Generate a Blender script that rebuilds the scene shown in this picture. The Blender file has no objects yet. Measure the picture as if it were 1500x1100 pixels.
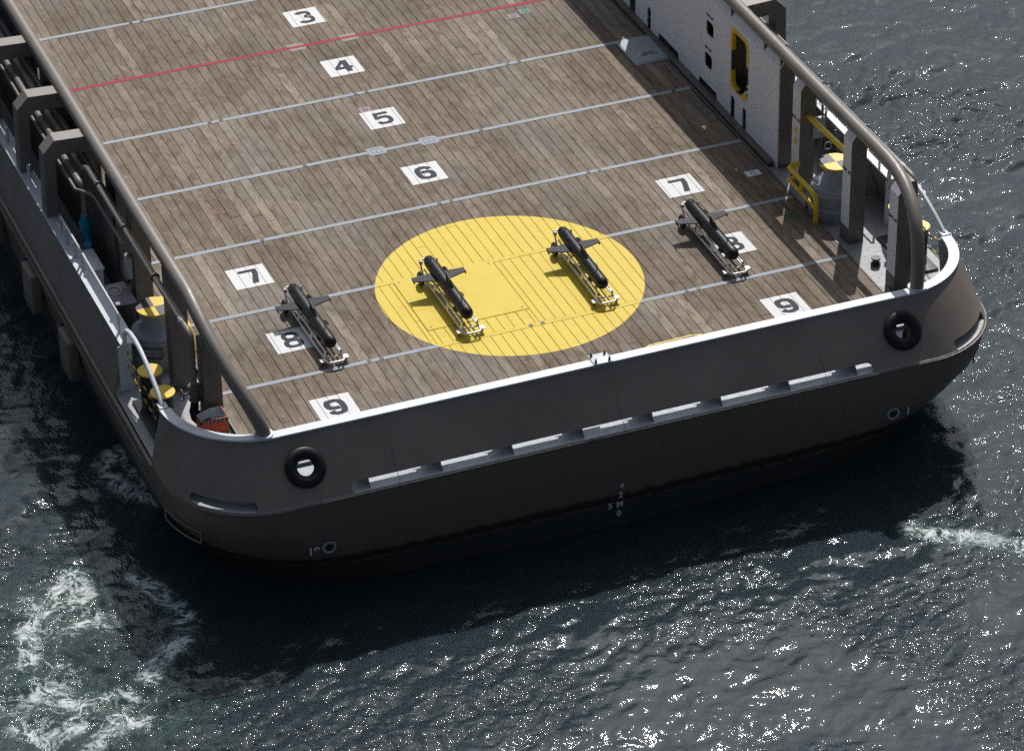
import bpy, bmesh, math, random
import numpy as np
from mathutils import Vector, Matrix
random.seed(7); rng = np.random.default_rng(11)
sc = bpy.context.scene
COL = sc.collection
R = math.radians

# ------------------------------------------------------------------ camera
CAM = np.array([-26.31, -62.53, 44.08]); YAW, PITCH, ROLL = R(-21.19), R(32.61), R(-0.88); FPX = 5392.1
fw = np.array([-math.sin(YAW)*math.cos(PITCH), math.cos(YAW)*math.cos(PITCH), -math.sin(PITCH)])
rt0 = np.array([math.cos(YAW), math.sin(YAW), 0]); up0 = np.cross(rt0, fw)
rt = rt0*math.cos(ROLL)+up0*math.sin(ROLL); up = -rt0*math.sin(ROLL)+up0*math.cos(ROLL)
cd = bpy.data.cameras.new('camera'); cam = bpy.data.objects.new('camera', cd); COL.objects.link(cam)
M = Matrix([[rt[i], up[i], -fw[i], CAM[i]] for i in range(3)]+[[0, 0, 0, 1]]); cam.matrix_world = M
cd.sensor_width = 36; cd.sensor_fit = 'HORIZONTAL'; cd.lens = 36*FPX/1500; cd.clip_start = 1; cd.clip_end = 5000
sc.camera = cam
def back(u, v, z=0.0):            # photo pixel (1500 x 1100) -> point on the plane at height z
    r = fw+rt*(u-750)/FPX-up*(v-550)/FPX
    return CAM+r*(z-CAM[2])/r[2]

# ------------------------------------------------------------------ light
KX, KY = 0.46, 0.79               # a metre of height throws its shadow (-KX, -KY)
sd = Vector((KX, KY, 1)).normalized(); EL = math.asin(sd.z)
w = bpy.data.worlds.new('World'); sc.world = w; w.use_nodes = True
nt = w.node_tree; bg = nt.nodes['Background']
sky = nt.nodes.new('ShaderNodeTexSky'); sky.sky_type = 'NISHITA'; sky.sun_disc = False
sky.sun_elevation = EL; sky.sun_rotation = math.atan2(sd.x, sd.y); sky.air_density = 1.0; sky.dust_density = 5.0; sky.ozone_density = 1.0
hs = nt.nodes.new('ShaderNodeHueSaturation'); hs.inputs['Saturation'].default_value = .5     # bright, partly clouded sky
nt.links.new(sky.outputs[0], hs.inputs['Color']); tn = nt.nodes.new('ShaderNodeMixRGB'); tn.blend_type = 'MULTIPLY'; tn.inputs[0].default_value = 1; tn.inputs[2].default_value = (.92, 1.0, 1.12, 1); nt.links.new(hs.outputs[0], tn.inputs[1]); nt.links.new(tn.outputs[0], bg.inputs[0]); bg.inputs[1].default_value = 0.057
sl = bpy.data.lights.new('sun', 'SUN'); sl.energy = 3.6; sl.angle = R(0.53); sl.color = (1, 0.965, 0.92)
so = bpy.data.objects.new('sun', sl); COL.objects.link(so); so.rotation_euler = sd.to_track_quat('Z', 'Y').to_euler(); so.location = (30, 40, 60)
vs = sc.view_settings; vs.view_transform = 'Standard'; vs.look = 'None'; vs.gamma = 1; vs.exposure = 0.0; vs.use_curve_mapping = False
cy = sc.cycles; cy.use_denoising = False; cy.use_adaptive_sampling = True; cy.adaptive_threshold = 0.006
cy.use_light_tree = False; cy.max_bounces = 6; cy.diffuse_bounces = 3; cy.glossy_bounces = 4; cy.sample_clamp_indirect = 6; cy.caustics_reflective = False; cy.caustics_refractive = False
try: cy.denoiser = 'OPENIMAGEDENOISE'; cy.denoising_input_passes = 'RGB_ALBEDO_NORMAL'; cy.denoising_prefilter = 'ACCURATE'
except Exception: pass

# ------------------------------------------------------------------ materials
class N:
    def __init__(s, name):
        s.m = bpy.data.materials.new(name); s.m.use_nodes = True; s.t = s.m.node_tree; s.b = s.t.nodes['Principled BSDF']
    def n(s, typ, **kw):
        x = s.t.nodes.new('ShaderNode'+typ)
        for k, v in kw.items(): setattr(x, k, v)
        return x
    def l(s, a, b): s.t.links.new(a, b)
    def val(s, x, sock):
        if isinstance(x, (int, float)): sock.default_value = x
        elif isinstance(x, (tuple, list)): sock.default_value = tuple(x)+((1,) if len(x) == 3 and sock.type == 'RGBA' else ())
        else: s.l(x, sock)
    def math(s, op, a, b=0, c=None, clamp=False):
        x = s.n('Math', operation=op, use_clamp=clamp); s.val(a, x.inputs[0]); s.val(b, x.inputs[1])
        if c is not None: s.val(c, x.inputs[2])
        return x.outputs[0]
    def mix(s, f, a, b, blend='MIX'):
        x = s.n('MixRGB', blend_type=blend); s.val(f, x.inputs[0]); s.val(a, x.inputs[1]); s.val(b, x.inputs[2]); return x.outputs[0]
    def pos(s, scale=(1, 1, 1)):
        g = s.n('NewGeometry'); mp = s.n('Mapping'); mp.inputs['Scale'].default_value = scale; s.l(g.outputs['Position'], mp.inputs[0]); return mp.outputs[0]
    def noise(s, vec, scale, detail=4, rough=.55, dist=0):
        x = s.n('TexNoise'); x.inputs['Scale'].default_value = scale; x.inputs['Detail'].default_value = detail; x.inputs['Roughness'].default_value = rough; x.inputs['Distortion'].default_value = dist
        s.l(vec, x.inputs['Vector']); return x.outputs[0]
    def ramp(s, f, stops):
        x = s.n('ValToRGB'); e = x.color_ramp.elements
        while len(e) < len(stops): e.new(.5)
        for q, (p, c) in zip(e, stops): q.position = p; q.color = tuple(c)+(1,) if len(c) == 3 else c
        s.val(f, x.inputs[0]); return x.outputs[0]
    def rng(s, f, a, b, c=0, d=1):
        x = s.n('MapRange'); s.val(f, x.inputs[0])
        for i, v in enumerate((a, b, c, d)): x.inputs[i+1].default_value = v
        return x.outputs[0]
    def bump(s, h, strength, dist):
        x = s.n('Bump'); x.inputs['Strength'].default_value = strength; x.inputs['Distance'].default_value = dist; s.l(h, x.inputs['Height']); s.l(x.outputs[0], s.b.inputs['Normal'])
    def col(s, c): s.val(c, s.b.inputs['Base Color'])
    def set(s, **kw):
        for k, v in kw.items(): s.val(v, s.b.inputs[k.replace('_', ' ')])

def paint(name, c, rough=.45, var=.12, metal=0, dirt=.25, rust=0.0, scale=1.5, spec=.5):
    m = N(name); p = m.pos()
    n1 = m.noise(p, scale, 5, .6); n2 = m.noise(p, scale*9, 4, .65)
    f = m.rng(n1, .3, .7, 1-var, 1+var)
    k = m.n('CombineColor'); [m.l(f, k.inputs[i]) for i in range(3)]
    cc = m.mix(1, c, k.outputs[0], 'MULTIPLY')
    d = m.rng(n2, .55, .8, 0, dirt)
    cc = m.mix(d, cc, tuple(x*.45 for x in c))
    if rust:
        rn = m.rng(m.noise(m.pos((1, 1, .35)), 2.2, 6, .7), .62, .75, 0, rust)
        cc = m.mix(rn, cc, (.09, .045, .025))
    m.col(cc); m.set(Roughness=m.rng(n2, .3, .7, rough-.08, rough+.12), Metallic=metal)
    m.b.inputs['Specular IOR Level'].default_value = spec
    return m.m

DISC = (0.0, 5.39, 3.12); YEL = (.74, .565, .075)
def disc_mask(m):
    g = m.n('NewGeometry'); s = m.n('SeparateXYZ'); m.l(g.outputs['Position'], s.inputs[0])
    dx = m.math('SUBTRACT', s.outputs[0], DISC[0]); dy = m.math('SUBTRACT', s.outputs[1], DISC[1])
    d = m.math('SQRT', m.math('ADD', m.math('MULTIPLY', dx, dx), m.math('MULTIPLY', dy, dy)))
    wob = m.math('MULTIPLY', m.math('SUBTRACT', m.noise(m.pos(), 14, 3), .5), .03)
    return m.rng(m.math('ADD', d, wob), DISC[2]-.008, DISC[2]+.008, 1, 0), s
def yellow(m):
    n = m.noise(m.pos(), 1.6, 5, .65); n2 = m.noise(m.pos((1, .25, 1)), 22, 4, .6)
    y = m.mix(m.rng(n, .45, .75, 0, .55), YEL, (.68, .47, .05))
    y = m.mix(m.rng(n2, .6, .8, 0, .35), y, (.76, .63, .20))
    sc_ = m.noise(m.pos((3.0, .35, 1)), 2.6, 7, .75, .5)
    return m.mix(m.rng(sc_, .60, .74, 0, .35), y, (.34, .25, .09))

def wood_mat():
    m = N('weathered_deck_wood'); mask, s = disc_mask(m)
    bay = m.math('FLOOR', m.math('DIVIDE', m.math('SUBTRACT', s.outputs[1], .5), 3.0))
    off = m.math('FRACT', m.math('MULTIPLY', bay, .37))
    ix = m.math('FLOOR', m.math('ADD', m.math('DIVIDE', s.outputs[0], .25), off))
    cb = m.n('CombineXYZ'); m.l(ix, cb.inputs[0]); m.l(bay, cb.inputs[1])
    wn = m.n('TexWhiteNoise', noise_dimensions='2D'); m.l(cb.outputs[0], wn.inputs['Vector'])
    sep = m.n('SeparateColor'); m.l(wn.outputs['Color'], sep.inputs[0])
    tone = m.ramp(wn.outputs['Value'], [(0, (.185, .146, .111)), (.2, (.205, .165, .127)), (.6, (.224, .182, .141)), (.9, (.245, .200, .157)), (.97, (.32, .27, .212))])
    # shift the grain pattern per plank
    sh = m.n('CombineXYZ'); m.l(m.math('MULTIPLY', sep.outputs[1], 37.0), sh.inputs[1]); m.l(m.math('MULTIPLY', sep.outputs[2], 19.0), sh.inputs[0])
    def vec(sc_):
        a = m.n('VectorMath', operation='ADD'); g = m.n('NewGeometry'); m.l(g.outputs['Position'], a.inputs[0]); m.l(sh.outputs[0], a.inputs[1])
        mp = m.n('Mapping'); mp.inputs['Scale'].default_value = sc_; m.l(a.outputs[0], mp.inputs[0]); return mp.outputs[0]
    grain = m.noise(vec((22, 1.3, 6)), 1.6, 6, .7, .6)
    c = m.mix(1, tone, m.ramp(grain, [(.25, (.72, .70, .68)), (.5, (1, 1, 1)), (.75, (1.22, 1.22, 1.2))]), 'MULTIPLY')
    blot = m.noise(vec((2.2, 1.0, 1)), 1.7, 7, .72, .4)
    c = m.mix(m.rng(blot, .47, .63, 0, .85), c, (.125, .086, .053))
    pale = m.noise(vec((3.0, .8, 1)), 2.3, 6, .75, .8)
    c = m.mix(m.rng(pale, .52, .68, 0, .7), c, (.31, .275, .225))
    spot = m.noise(vec((4.5, 3, 1)), 3.0, 5, .7)
    c = m.mix(m.rng(spot, .60, .70, 0, .7), c, (.05, .033, .022))
    big = m.noise(m.pos((.5, .3, 1)), .9, 4, .6)
    c = m.mix(m.rng(big, .5, .66, 0, .4), c, (.16, .16, .165))
    big2 = m.noise(m.pos((.35, .22, 1)), 1.1, 3, .6)
    c = m.mix(1, c, m.ramp(big2, [(.36, (.76, .72, .67)), (.64, (1.17, 1.17, 1.17))]), 'MULTIPLY')
    lane = m.noise(m.pos((1.7, .055, 1)), 1.0, 5, .65); brk = m.noise(m.pos((1.2, .5, 1)), 1.0, 4, .6)
    c = m.mix(m.math('MULTIPLY', m.rng(lane, .55, .68, 0, .65), m.rng(brk, .35, .6, .2, 1)), c, (.35, .305, .24))
    c = m.mix(m.math('MULTIPLY', m.rng(lane, .45, .32, 0, .55), m.rng(brk, .4, .6, 1, .2)), c, (.125, .088, .058))
    c = m.mix(mask, c, yellow(m))
    m.col(c); m.set(Roughness=m.math('ADD', .72, m.math('MULTIPLY', mask, -.2)))
    m.b.inputs['Specular IOR Level'].default_value = .16
    m.bump(grain, .35, .006)
    return m.m
def strip_mat(name, c):
    m = N(name); mask, s = disc_mask(m)
    n = m.noise(m.pos((1, 2, 1)), 3, 6, .7); n2 = m.noise(m.pos((1, 3, 1)), 9, 5, .7)
    cc = m.mix(m.rng(n, .5, .75, 0, .45), c, tuple(x*.62 for x in c))
    cc = m.mix(m.rng(n2, .66, .74, 0, .7), cc, (.24, .2, .16))
    wn = m.noise(m.pos((1, 4, 1)), 6, 5, .7)
    cc = m.mix(mask, cc, m.mix(m.rng(wn, .55, .66, 0, .8), yellow(m), (.8, .74, .5)))
    m.col(cc); m.set(Roughness=.6); m.b.inputs['Specular IOR Level'].default_value = .15; return m.m
def marking_mat(name, c, wear):
    m = N(name); n = m.noise(m.pos((1, .5, 1)), 7, 6, .75); n2 = m.noise(m.pos((6, .6, 1)), 3.5, 5, .7)
    cc = m.mix(m.rng(n, .45, .75, 0, .3), c, tuple(x*.8 for x in c))
    cc = m.mix(m.rng(n2, .70-.12*wear, .8, 0, .4+.3*wear), cc, (.25, .2, .15))
    m.col(cc); m.set(Roughness=.65); m.b.inputs['Specular IOR Level'].default_value = .15; return m.m

def seam_mat():
    m = N('dark_seam_filler'); mask, s_ = disc_mask(m); m.col(m.mix(mask, (.024, .02, .017), (.36, .25, .03))); m.set(Roughness=.8); return m.m
def yellow_mat():
    m = N('yellow_disc_paint'); m.col(yellow(m)); m.set(Roughness=.55); m.b.inputs['Specular IOR Level'].default_value = .16; return m.m
MAT = dict(
    wood=wood_mat(), strip=strip_mat('grey_painted_steel_strip', (.34, .375, .41)), red=strip_mat('red_paint', (.36, .022, .045)),
    seam=seam_mat(), panel=marking_mat('white_marking_paint', (.77, .77, .77), .1), ink=marking_mat('charcoal_marking_paint', (.038, .043, .055), .0),
    hull=paint('dark_hull_paint', (.225, .182, .155), .42, .16, dirt=.3, rust=.15, scale=.6),
    taupe=paint('taupe_paint', (.205, .18, .158), .42, .10, dirt=.25, rust=.12, scale=1.2), brown=paint('brown_grey_paint', (.14, .12, .106), .5, .12, dirt=.3, scale=1.2),
    white=paint('white_bulkhead_paint', (.74, .76, .82), .4, .05, dirt=.12, rust=.06, scale=.8), cap=paint('pale_rail_paint', (.60, .64, .68), .4, .05, dirt=.15, scale=1.2),
    steel=paint('grey_deck_paint', (.36, .36, .37), .55, .15, dirt=.35, rust=.12, scale=1.3), grey=paint('machinery_grey_paint', (.30, .32, .36), .4, .06, dirt=.2),
    hatch=paint('blue_grey_paint', (.30, .345, .39), .45, .10, dirt=.2), yel=paint('yellow_paint', (.76, .52, .02), .4, .08, dirt=.15),
    black=paint('black_paint', (.022, .022, .024), .45, .1), rubber=paint('black_rubber', (.009, .009, .011), .5, .2, spec=.35), purple=paint('dull_plum_paint', (.30, .28, .32), .5, .1),
    orange=paint('orange_red_paint', (.78, .11, .03), .45, .08), stripe=paint('pale_pink_tape', (.55, .30, .25), .5, .05), blue=paint('blue_paint', (.01, .26, .42), .4, .06),
    drone=paint('matt_black_drone_skin', (.007, .0075, .009), .36, .12, dirt=.1, spec=.32), wing=paint('slate_wing_skin', (.022, .025, .034), .5, .08, spec=.15), alu=paint('brushed_aluminium', (.68, .68, .69), .38, .05, metal=.45),
    disc=yellow_mat(), dark=paint('deep_interior_paint', (.05, .047, .045), .6, .1), text=paint('pale_lettering', (.62, .62, .60), .6, .1), textdk=paint('dark_lettering', (.04, .04, .045), .6, .05),
    fadedgrey=paint('faded_grey_stencil', (.25, .235, .22), .7, .2), faded=paint('faded_red_stencil', (.17, .085, .075), .7, .2), teal=paint('faded_teal_stencil', (.12, .26, .22), .7, .2), pink=paint('faded_lilac_stencil', (.30, .21, .24), .7, .2), green=paint('dark_green_stencil', (.05, .09, .05), .7, .2),
)

# ------------------------------------------------------------------ mesh helpers
class MB:
    def __init__(s): s.v = []; s.f = []; s.mi = []
    def add(s, vs, fs, mi=0):
        o = len(s.v); s.v += [tuple(map(float, p)) for p in vs]; s.f += [tuple(i+o for i in f) for f in fs]; s.mi += [mi]*len(fs); return s
    def box(s, a, b, mi=0, face_mi=None, mat=None):
        x0, y0, z0 = a; x1, y1, z1 = b
        vs = [(x0, y0, z0), (x1, y0, z0), (x1, y1, z0), (x0, y1, z0), (x0, y0, z1), (x1, y0, z1), (x1, y1, z1), (x0, y1, z1)]
        if mat is not None: vs = [mat @ Vector(p) for p in vs]
        fs = [(0, 3, 2, 1), (4, 5, 6, 7), (0, 1, 5, 4), (1, 2, 6, 5), (2, 3, 7, 6), (3, 0, 4, 7)]   # -z +z -y +x +y -x
        o = len(s.v); s.add(vs, fs, mi)
        if face_mi:
            for k, m_ in face_mi.items(): s.mi[len(s.mi)-6+k] = m_
        return s
    def tube(s, pts, r, seg=10, cap=True, mi=0, closed=False):
        P = [np.array(p, float) for p in pts]; n = len(P); rs = r if isinstance(r, (list, tuple)) else [r]*n
        T = []
        for i in range(n):
            a = P[(i-1) % n] if (closed or i > 0) else P[i]; b = P[(i+1) % n] if (closed or i < n-1) else P[i]
            t = b-a; T.append(t/np.linalg.norm(t))
        ref = np.array([0, 0, 1.]) if abs(T[0][2]) < .9 else np.array([1., 0, 0])
        u = np.cross(T[0], ref); u /= np.linalg.norm(u); vs = []
        for i in range(n):
            u = u-T[i]*(u@T[i]); u /= np.linalg.norm(u); v = np.cross(T[i], u)
            for k in range(seg):
                a = 2*math.pi*k/seg; vs.append(P[i]+rs[i]*(math.cos(a)*u+math.sin(a)*v))
        fs = []
        for i in range(n if closed else n-1):
            j = (i+1) % n
            for k in range(seg): fs.append((i*seg+k, i*seg+(k+1) % seg, j*seg+(k+1) % seg, j*seg+k))
        if cap and not closed: fs += [tuple(range(seg))[::-1], tuple((n-1)*seg+k for k in range(seg))]
        return s.add(vs, fs, mi)
    def lathe(s, prof, c=(0, 0, 0), seg=32, mat=None, mi=0, cap=True):
        vs = []; n = len(prof)
        for r, z in prof:
            for k in range(seg):
                a = 2*math.pi*k/seg; p = Vector((r*math.cos(a), r*math.sin(a), z))
                if mat is not None: p = mat @ p
                vs.append((p[0]+c[0], p[1]+c[1], p[2]+c[2]))
        fs = [(i*seg+k, i*seg+(k+1) % seg, (i+1)*seg+(k+1) % seg, (i+1)*seg+k) for i in range(n-1) for k in range(seg)]
        if cap: fs += [tuple(range(seg))[::-1], tuple((n-1)*seg+k for k in range(seg))]
        return s.add(vs, fs, mi)
    def prism(s, poly, f0, f1, mi=0):        # poly: list of 2-D points, f0/f1 map a 2-D point to the two end faces
        n = len(poly); vs = [f0(p) for p in poly]+[f1(p) for p in poly]
        return s.add(vs, [tuple(range(n))[::-1], tuple(range(n, 2*n))]+[(i, (i+1) % n, n+(i+1) % n, n+i) for i in range(n)], mi)
    def torus(s, c, R_, r, mat=None, a=28, b=12, mi=0):
        vs = []
        for i in range(a):
            for j in range(b):
                A = 2*math.pi*i/a; B = 2*math.pi*j/b
                p = Vector(((R_+r*math.cos(B))*math.cos(A), (R_+r*math.cos(B))*math.sin(A), r*math.sin(B)))
                if mat is not None: p = mat @ p
                vs.append((p[0]+c[0], p[1]+c[1], p[2]+c[2]))
        return s.add(vs, [(i*b+j, ((i+1) % a)*b+j, ((i+1) % a)*b+(j+1) % b, i*b+(j+1) % b) for i in range(a) for j in range(b)], mi)
    def mesh(s, name, mats, smooth=35, bevel=0, fix=True):
        me = bpy.data.meshes.new(name); me.from_pydata(s.v, [], s.f); me.update()
        for m_ in (mats if isinstance(mats, (list, tuple)) else [mats]): me.materials.append(MAT[m_] if isinstance(m_, str) else m_)
        me.polygons.foreach_set('material_index', s.mi)
        if fix or bevel:
            bm = bmesh.new(); bm.from_mesh(me)
            if fix: bmesh.ops.recalc_face_normals(bm, faces=bm.faces)
            if bevel: bmesh.ops.bevel(bm, geom=[e for e in bm.edges if len(e.link_faces) == 2 and e.calc_face_angle(0) > .5], offset=bevel, segments=2, profile=.5, affect='EDGES', clamp_overlap=True)
            bm.to_mesh(me); bm.free()
        if smooth:
            me.polygons.foreach_set('use_smooth', [True]*len(me.polygons)); me.set_sharp_from_angle(angle=R(smooth))
        return me
    def build(s, name, mats, parent=None, smooth=35, bevel=0, fix=True, label=None):
        return link(name, s.mesh(name, mats, smooth, bevel, fix), parent, label)
def link(name, data, parent=None, label=None, loc=None):
    o = bpy.data.objects.new(name, data); COL.objects.link(o)
    if parent is not None: o.parent = parent
    if label: o['label'] = label
    if loc is not None: o.location = loc
    return o
def thing(name, label, cat, loc=(0, 0, 0), rz=0, group=None):
    o = link(name, None); o.location = loc; o.rotation_euler = (0, 0, rz); o['label'] = label; o['category'] = cat; o.empty_display_size = .3
    if group: o['group'] = group
    return o
def tag(o, label, cat, group=None):
    o['label'] = label; o['category'] = cat
    if group: o['group'] = group
    return o
def copy_tree(o, parent=None):
    c = o.copy(); COL.objects.link(c); c.parent = parent
    for ch in list(o.children): copy_tree(ch, c)
    return c
def cut(me_a, cutters, mats):
    """subtract the closed meshes in cutters from me_a, return a new mesh"""
    oa = bpy.data.objects.new('tmp', me_a); COL.objects.link(oa); tmp = [oa]
    for c in cutters:
        oc = bpy.data.objects.new('tmpc', c); COL.objects.link(oc); tmp.append(oc)
        md = oa.modifiers.new('b', 'BOOLEAN'); md.operation = 'DIFFERENCE'; md.solver = 'EXACT'; md.object = oc
    dg = bpy.context.evaluated_depsgraph_get(); ev = oa.evaluated_get(dg)
    me = bpy.data.meshes.new_from_object(ev, depsgraph=dg)
    for o in tmp: bpy.data.objects.remove(o)
    me.materials.clear()
    for m_ in mats: me.materials.append(MAT[m_])
    mi = [min(p.material_index, len(mats)-1) for p in me.polygons]; me.polygons.foreach_set('material_index', mi)
    me.polygons.foreach_set('use_smooth', [True]*len(me.polygons)); me.set_sharp_from_angle(angle=R(30))
    return me
def curve_fill(name, polys, mat, z=0, th=0):
    """flat mesh from 2-D outlines (even-odd holes)"""
    cu = bpy.data.curves.new('c', 'CURVE'); cu.dimensions = '2D'; cu.fill_mode = 'BOTH'
    for p in polys:
        sp = cu.splines.new('POLY'); sp.points.add(len(p)-1); sp.use_cyclic_u = True
        for q, pt in zip(sp.points, p): q.co = (pt[0], pt[1], 0, 1)
    o = bpy.data.objects.new('c', cu); COL.objects.link(o)
    dg = bpy.context.evaluated_depsgraph_get(); me = bpy.data.meshes.new_from_object(o.evaluated_get(dg), depsgraph=dg); me.name = name
    bpy.data.objects.remove(o); me.materials.clear(); me.materials.append(MAT[mat])
    return me
def text_mesh(body, size, mat, bold=0.0):
    cu = bpy.data.curves.new('t', 'FONT'); cu.body = body; cu.size = size; cu.align_x = 'CENTER'; cu.align_y = 'CENTER'; cu.offset = bold; cu.extrude = .002
    o = bpy.data.objects.new('t', cu); COL.objects.link(o)
    dg = bpy.context.evaluated_depsgraph_get(); me = bpy.data.meshes.new_from_object(o.evaluated_get(dg), depsgraph=dg); bpy.data.objects.remove(o)
    me.materials.clear(); me.materials.append(MAT[mat]); me.name = 'lettering'; return me

# ------------------------------------------------------------------ ship: hull
ship = thing('ship', 'dark brown-grey offshore ship seen from astern with a timber planked working deck', 'ship')
WZ = -2.72; KZ = -.17
def corner(B, Y0, a, b, p, n=26):           # port quarter from side to transom, superellipse
    out = []
    for i in range(n+1):
        t = math.pi/2*i/n
        out.append((-(B-a)-a*abs(math.cos(t))**(2/p), (Y0+b)-b*abs(math.sin(t))**(2/p)))
    return out
def plan(B, Y0, a, b, p, fwd=40.0, nf=14, nt=10, camber=0.0, flare=0.0):
    c = corner(B, Y0, a, b, p)
    ys = np.linspace(fwd, Y0+b, nf, endpoint=False)
    L = [(-B-flare*min(1, (y-Y0-b)/10), y) for y in ys]+c
    xs = np.linspace(-(B-a), 0, nt+1)[1:]
    L += [(x, Y0-camber*(1-(x/(B-a))**2)) for x in xs]
    return L+[(-x, y) for x, y in L[-2::-1]]
def curves(z):
    fz = float(np.interp(-z, [.17, .77, 1.47, 2.17, 2.72, 4.4], [0, .06, .36, .74, 1.0, 1.6]))
    K = np.array(plan(9.75, -1.15, 2.1, 2.1, 2.0)); W = np.array(plan(9.2, -.80, 5.2, 5.55, 2.5, camber=.15, flare=.2))
    return K+(W-K)*fz
zs = [KZ+q_ for q_ in (0, -.15, -.3, -.5, -.7, -.9, -1.1, -1.3, -1.5, -1.7, -1.9, -2.1, -2.3, -2.55, -3.0, -3.6, -4.2)]
mb = MB(); rows = [curves(z) for z in zs]; n = len(rows[0])
vs_ = [(x, y, z) for row, z in zip(rows, zs) for x, y in row]
mb.add(vs_, [(i*n+k, i*n+k+1, (i+1)*n+k+1, (i+1)*n+k) for i in range(len(zs)-1) for k in range(n-1)])
hm = N('hull_side_paint'); p_ = hm.pos(); g_ = hm.n('NewGeometry'); sp_ = hm.n('SeparateXYZ'); hm.l(g_.outputs['Position'], sp_.inputs[0])
n1 = hm.noise(p_, .5, 5, .6); n2 = hm.noise(hm.pos((1, 1, .12)), 5, 6, .7); n3 = hm.noise(hm.pos((3, 3, .6)), 2.2, 6, .7)
cc = hm.mix(hm.rng(n1, .3, .7, 0, .35), (.150, .117, .099), (.118, .093, .080))
cc = hm.mix(hm.rng(n2, .55, .8, 0, .35), cc, (.045, .036, .03))
zz = hm.math('ADD', sp_.outputs[2], hm.math('MULTIPLY', hm.math('SUBTRACT', n3, .5), .35))
band = hm.math('MULTIPLY', hm.rng(zz, -2.12, -2.02, 0, 1), hm.rng(zz, -1.87, -1.77, 1, 0))
cc = hm.mix(hm.math('MULTIPLY', band, .85), cc, (.012, .011, .011))
low = hm.rng(sp_.outputs[2], -2.10, -2.07, 1, 0)
cc = hm.mix(low, cc, hm.mix(n2, (.05, .052, .05), (.03, .032, .028)))
hm.col(cc); hm.set(Roughness=.5); MAT['hullside'] = hm.m
hull = mb.build('hull', 'hullside', ship, smooth=60, fix=False)
for p in (hull.data,):
    bm = bmesh.new(); bm.from_mesh(p); bmesh.ops.recalc_face_normals(bm, faces=bm.faces); bm.to_mesh(p); bm.free()
kn = [(x*1.001, y-.004, KZ) for x, y in curves(KZ)]
MB().tube(kn, .022, 6).build('knuckle_bead', 'brown', hull)
# weld line along the transom plates, drain outlets and draft marks
wl = [(x*1.002, y-.006, -.95) for x, y in curves(-.95)]
MB().tube(wl, .008, 4).build('weld_seam', 'hullside', hull)
def on_transom(x, z):       # y of the hull's after face
    c = curves(z); i = np.argmin(np.abs(c[:, 0]-x)+np.where(c[:, 1] > 3, 99, 0)); return float(np.interp(x, c[max(i-3, 0):i+4, 0], c[max(i-3, 0):i+4, 1]))
for s, txt in ((-1, '19'), (1, '1')):
    x = s*6.72; z = -1.42; y = on_transom(x, z)
    m_ = Matrix.Rotation(R(90), 4, 'X')
    d = MB().torus((x, y, z), .13, .038, m_, 28, 8).build('drain_outlet', 'grey', hull)
    MB().lathe([(.115, -.012), (.115, .012)], (x, y-.004, z), 24, m_).build('drain_bore', 'black', d)
    t = link('lettering', text_mesh(txt, .27, 'text', .007), hull); xt = x+s*.36; ta = math.atan2(on_transom(xt+.1, z)-on_transom(xt-.1, z), .2); t.location = (xt, on_transom(xt, z)-.075, z); t.rotation_euler = (R(90), 0, ta)
for ch, dx, z in (('4', 0, -1.60), ('2', -.01, -1.86), ('5', -.25, -2.12), ('M', -.02, -2.12), ('0', -.03, -2.38)):
    t = link('draft_mark', text_mesh(ch, .21, 'text', .006), hull); t.location = (.06+dx, on_transom(dx, z)-.014, z); t.rotation_euler = (R(92), 0, 0)
# rubbing strakes and fender blocks along the port and starboard sides
for s in (-1, 1):
    st = [(s*(9.80), y, -.55) for y in np.linspace(2.6, 40, 12)]
    MB().box((s*9.70-.10, 2.4, -.60), (s*9.70+.10, 40, -.50)).build('rubbing_strake', 'hull', hull, bevel=.02)
    st = [(s*9.78, 1.6, KZ-.02), (s*9.78, 40, KZ-.02)]
    MB().tube(st, .05, 8).build('rubbing_strake', 'hull', hull)
    for yc in (8.2, 11.4, 14.9, 18.3):
        f = MB(); f.box((-.13, -.42, -1.65), (.13, .42, -.62)).build('fender_block', 'hull', hull, bevel=.03).location = (s*9.83, yc, 0)
        MB().box((-.12, .43, -1.6), (.16, .62, -.66)).build('fender_pad', 'rubber', hull, bevel=.04).location = (s*9.85, yc, 0)
        for bz in (-.8, -1.45):
            for by in (-.3, .3): MB().lathe([(.035, 0), (.035, .03)], (0, 0, 0), 8, Matrix.Rotation(R(90)*s, 4, 'Y')).build('bolt', 'brown', hull, smooth=0).location = (s*9.965, yc+by, bz)
# raised pad plates low on the quarters
for s in (-1, 1):
    c = curves(-1.0); k = 20 if s < 0 else n-21
    pp = [(c[k+j*s*(-1 if s < 0 else 1)*(-1 if s > 0 else 1)][0]*1.004, c[k+j][1]-.01, -1.0) for j in range(-4, 5)] if False else [(c[k+j][0]*1.004, c[k+j][1]-.012, -1.0+.0*j) for j in range(-4, 5)]
    lo = [(x, y, z-.28) for x, y, z in pp]
    MB().tube([*pp, *lo[::-1]], .022, 6, closed=True).build('pad_outline', 'hull', hull)

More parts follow.
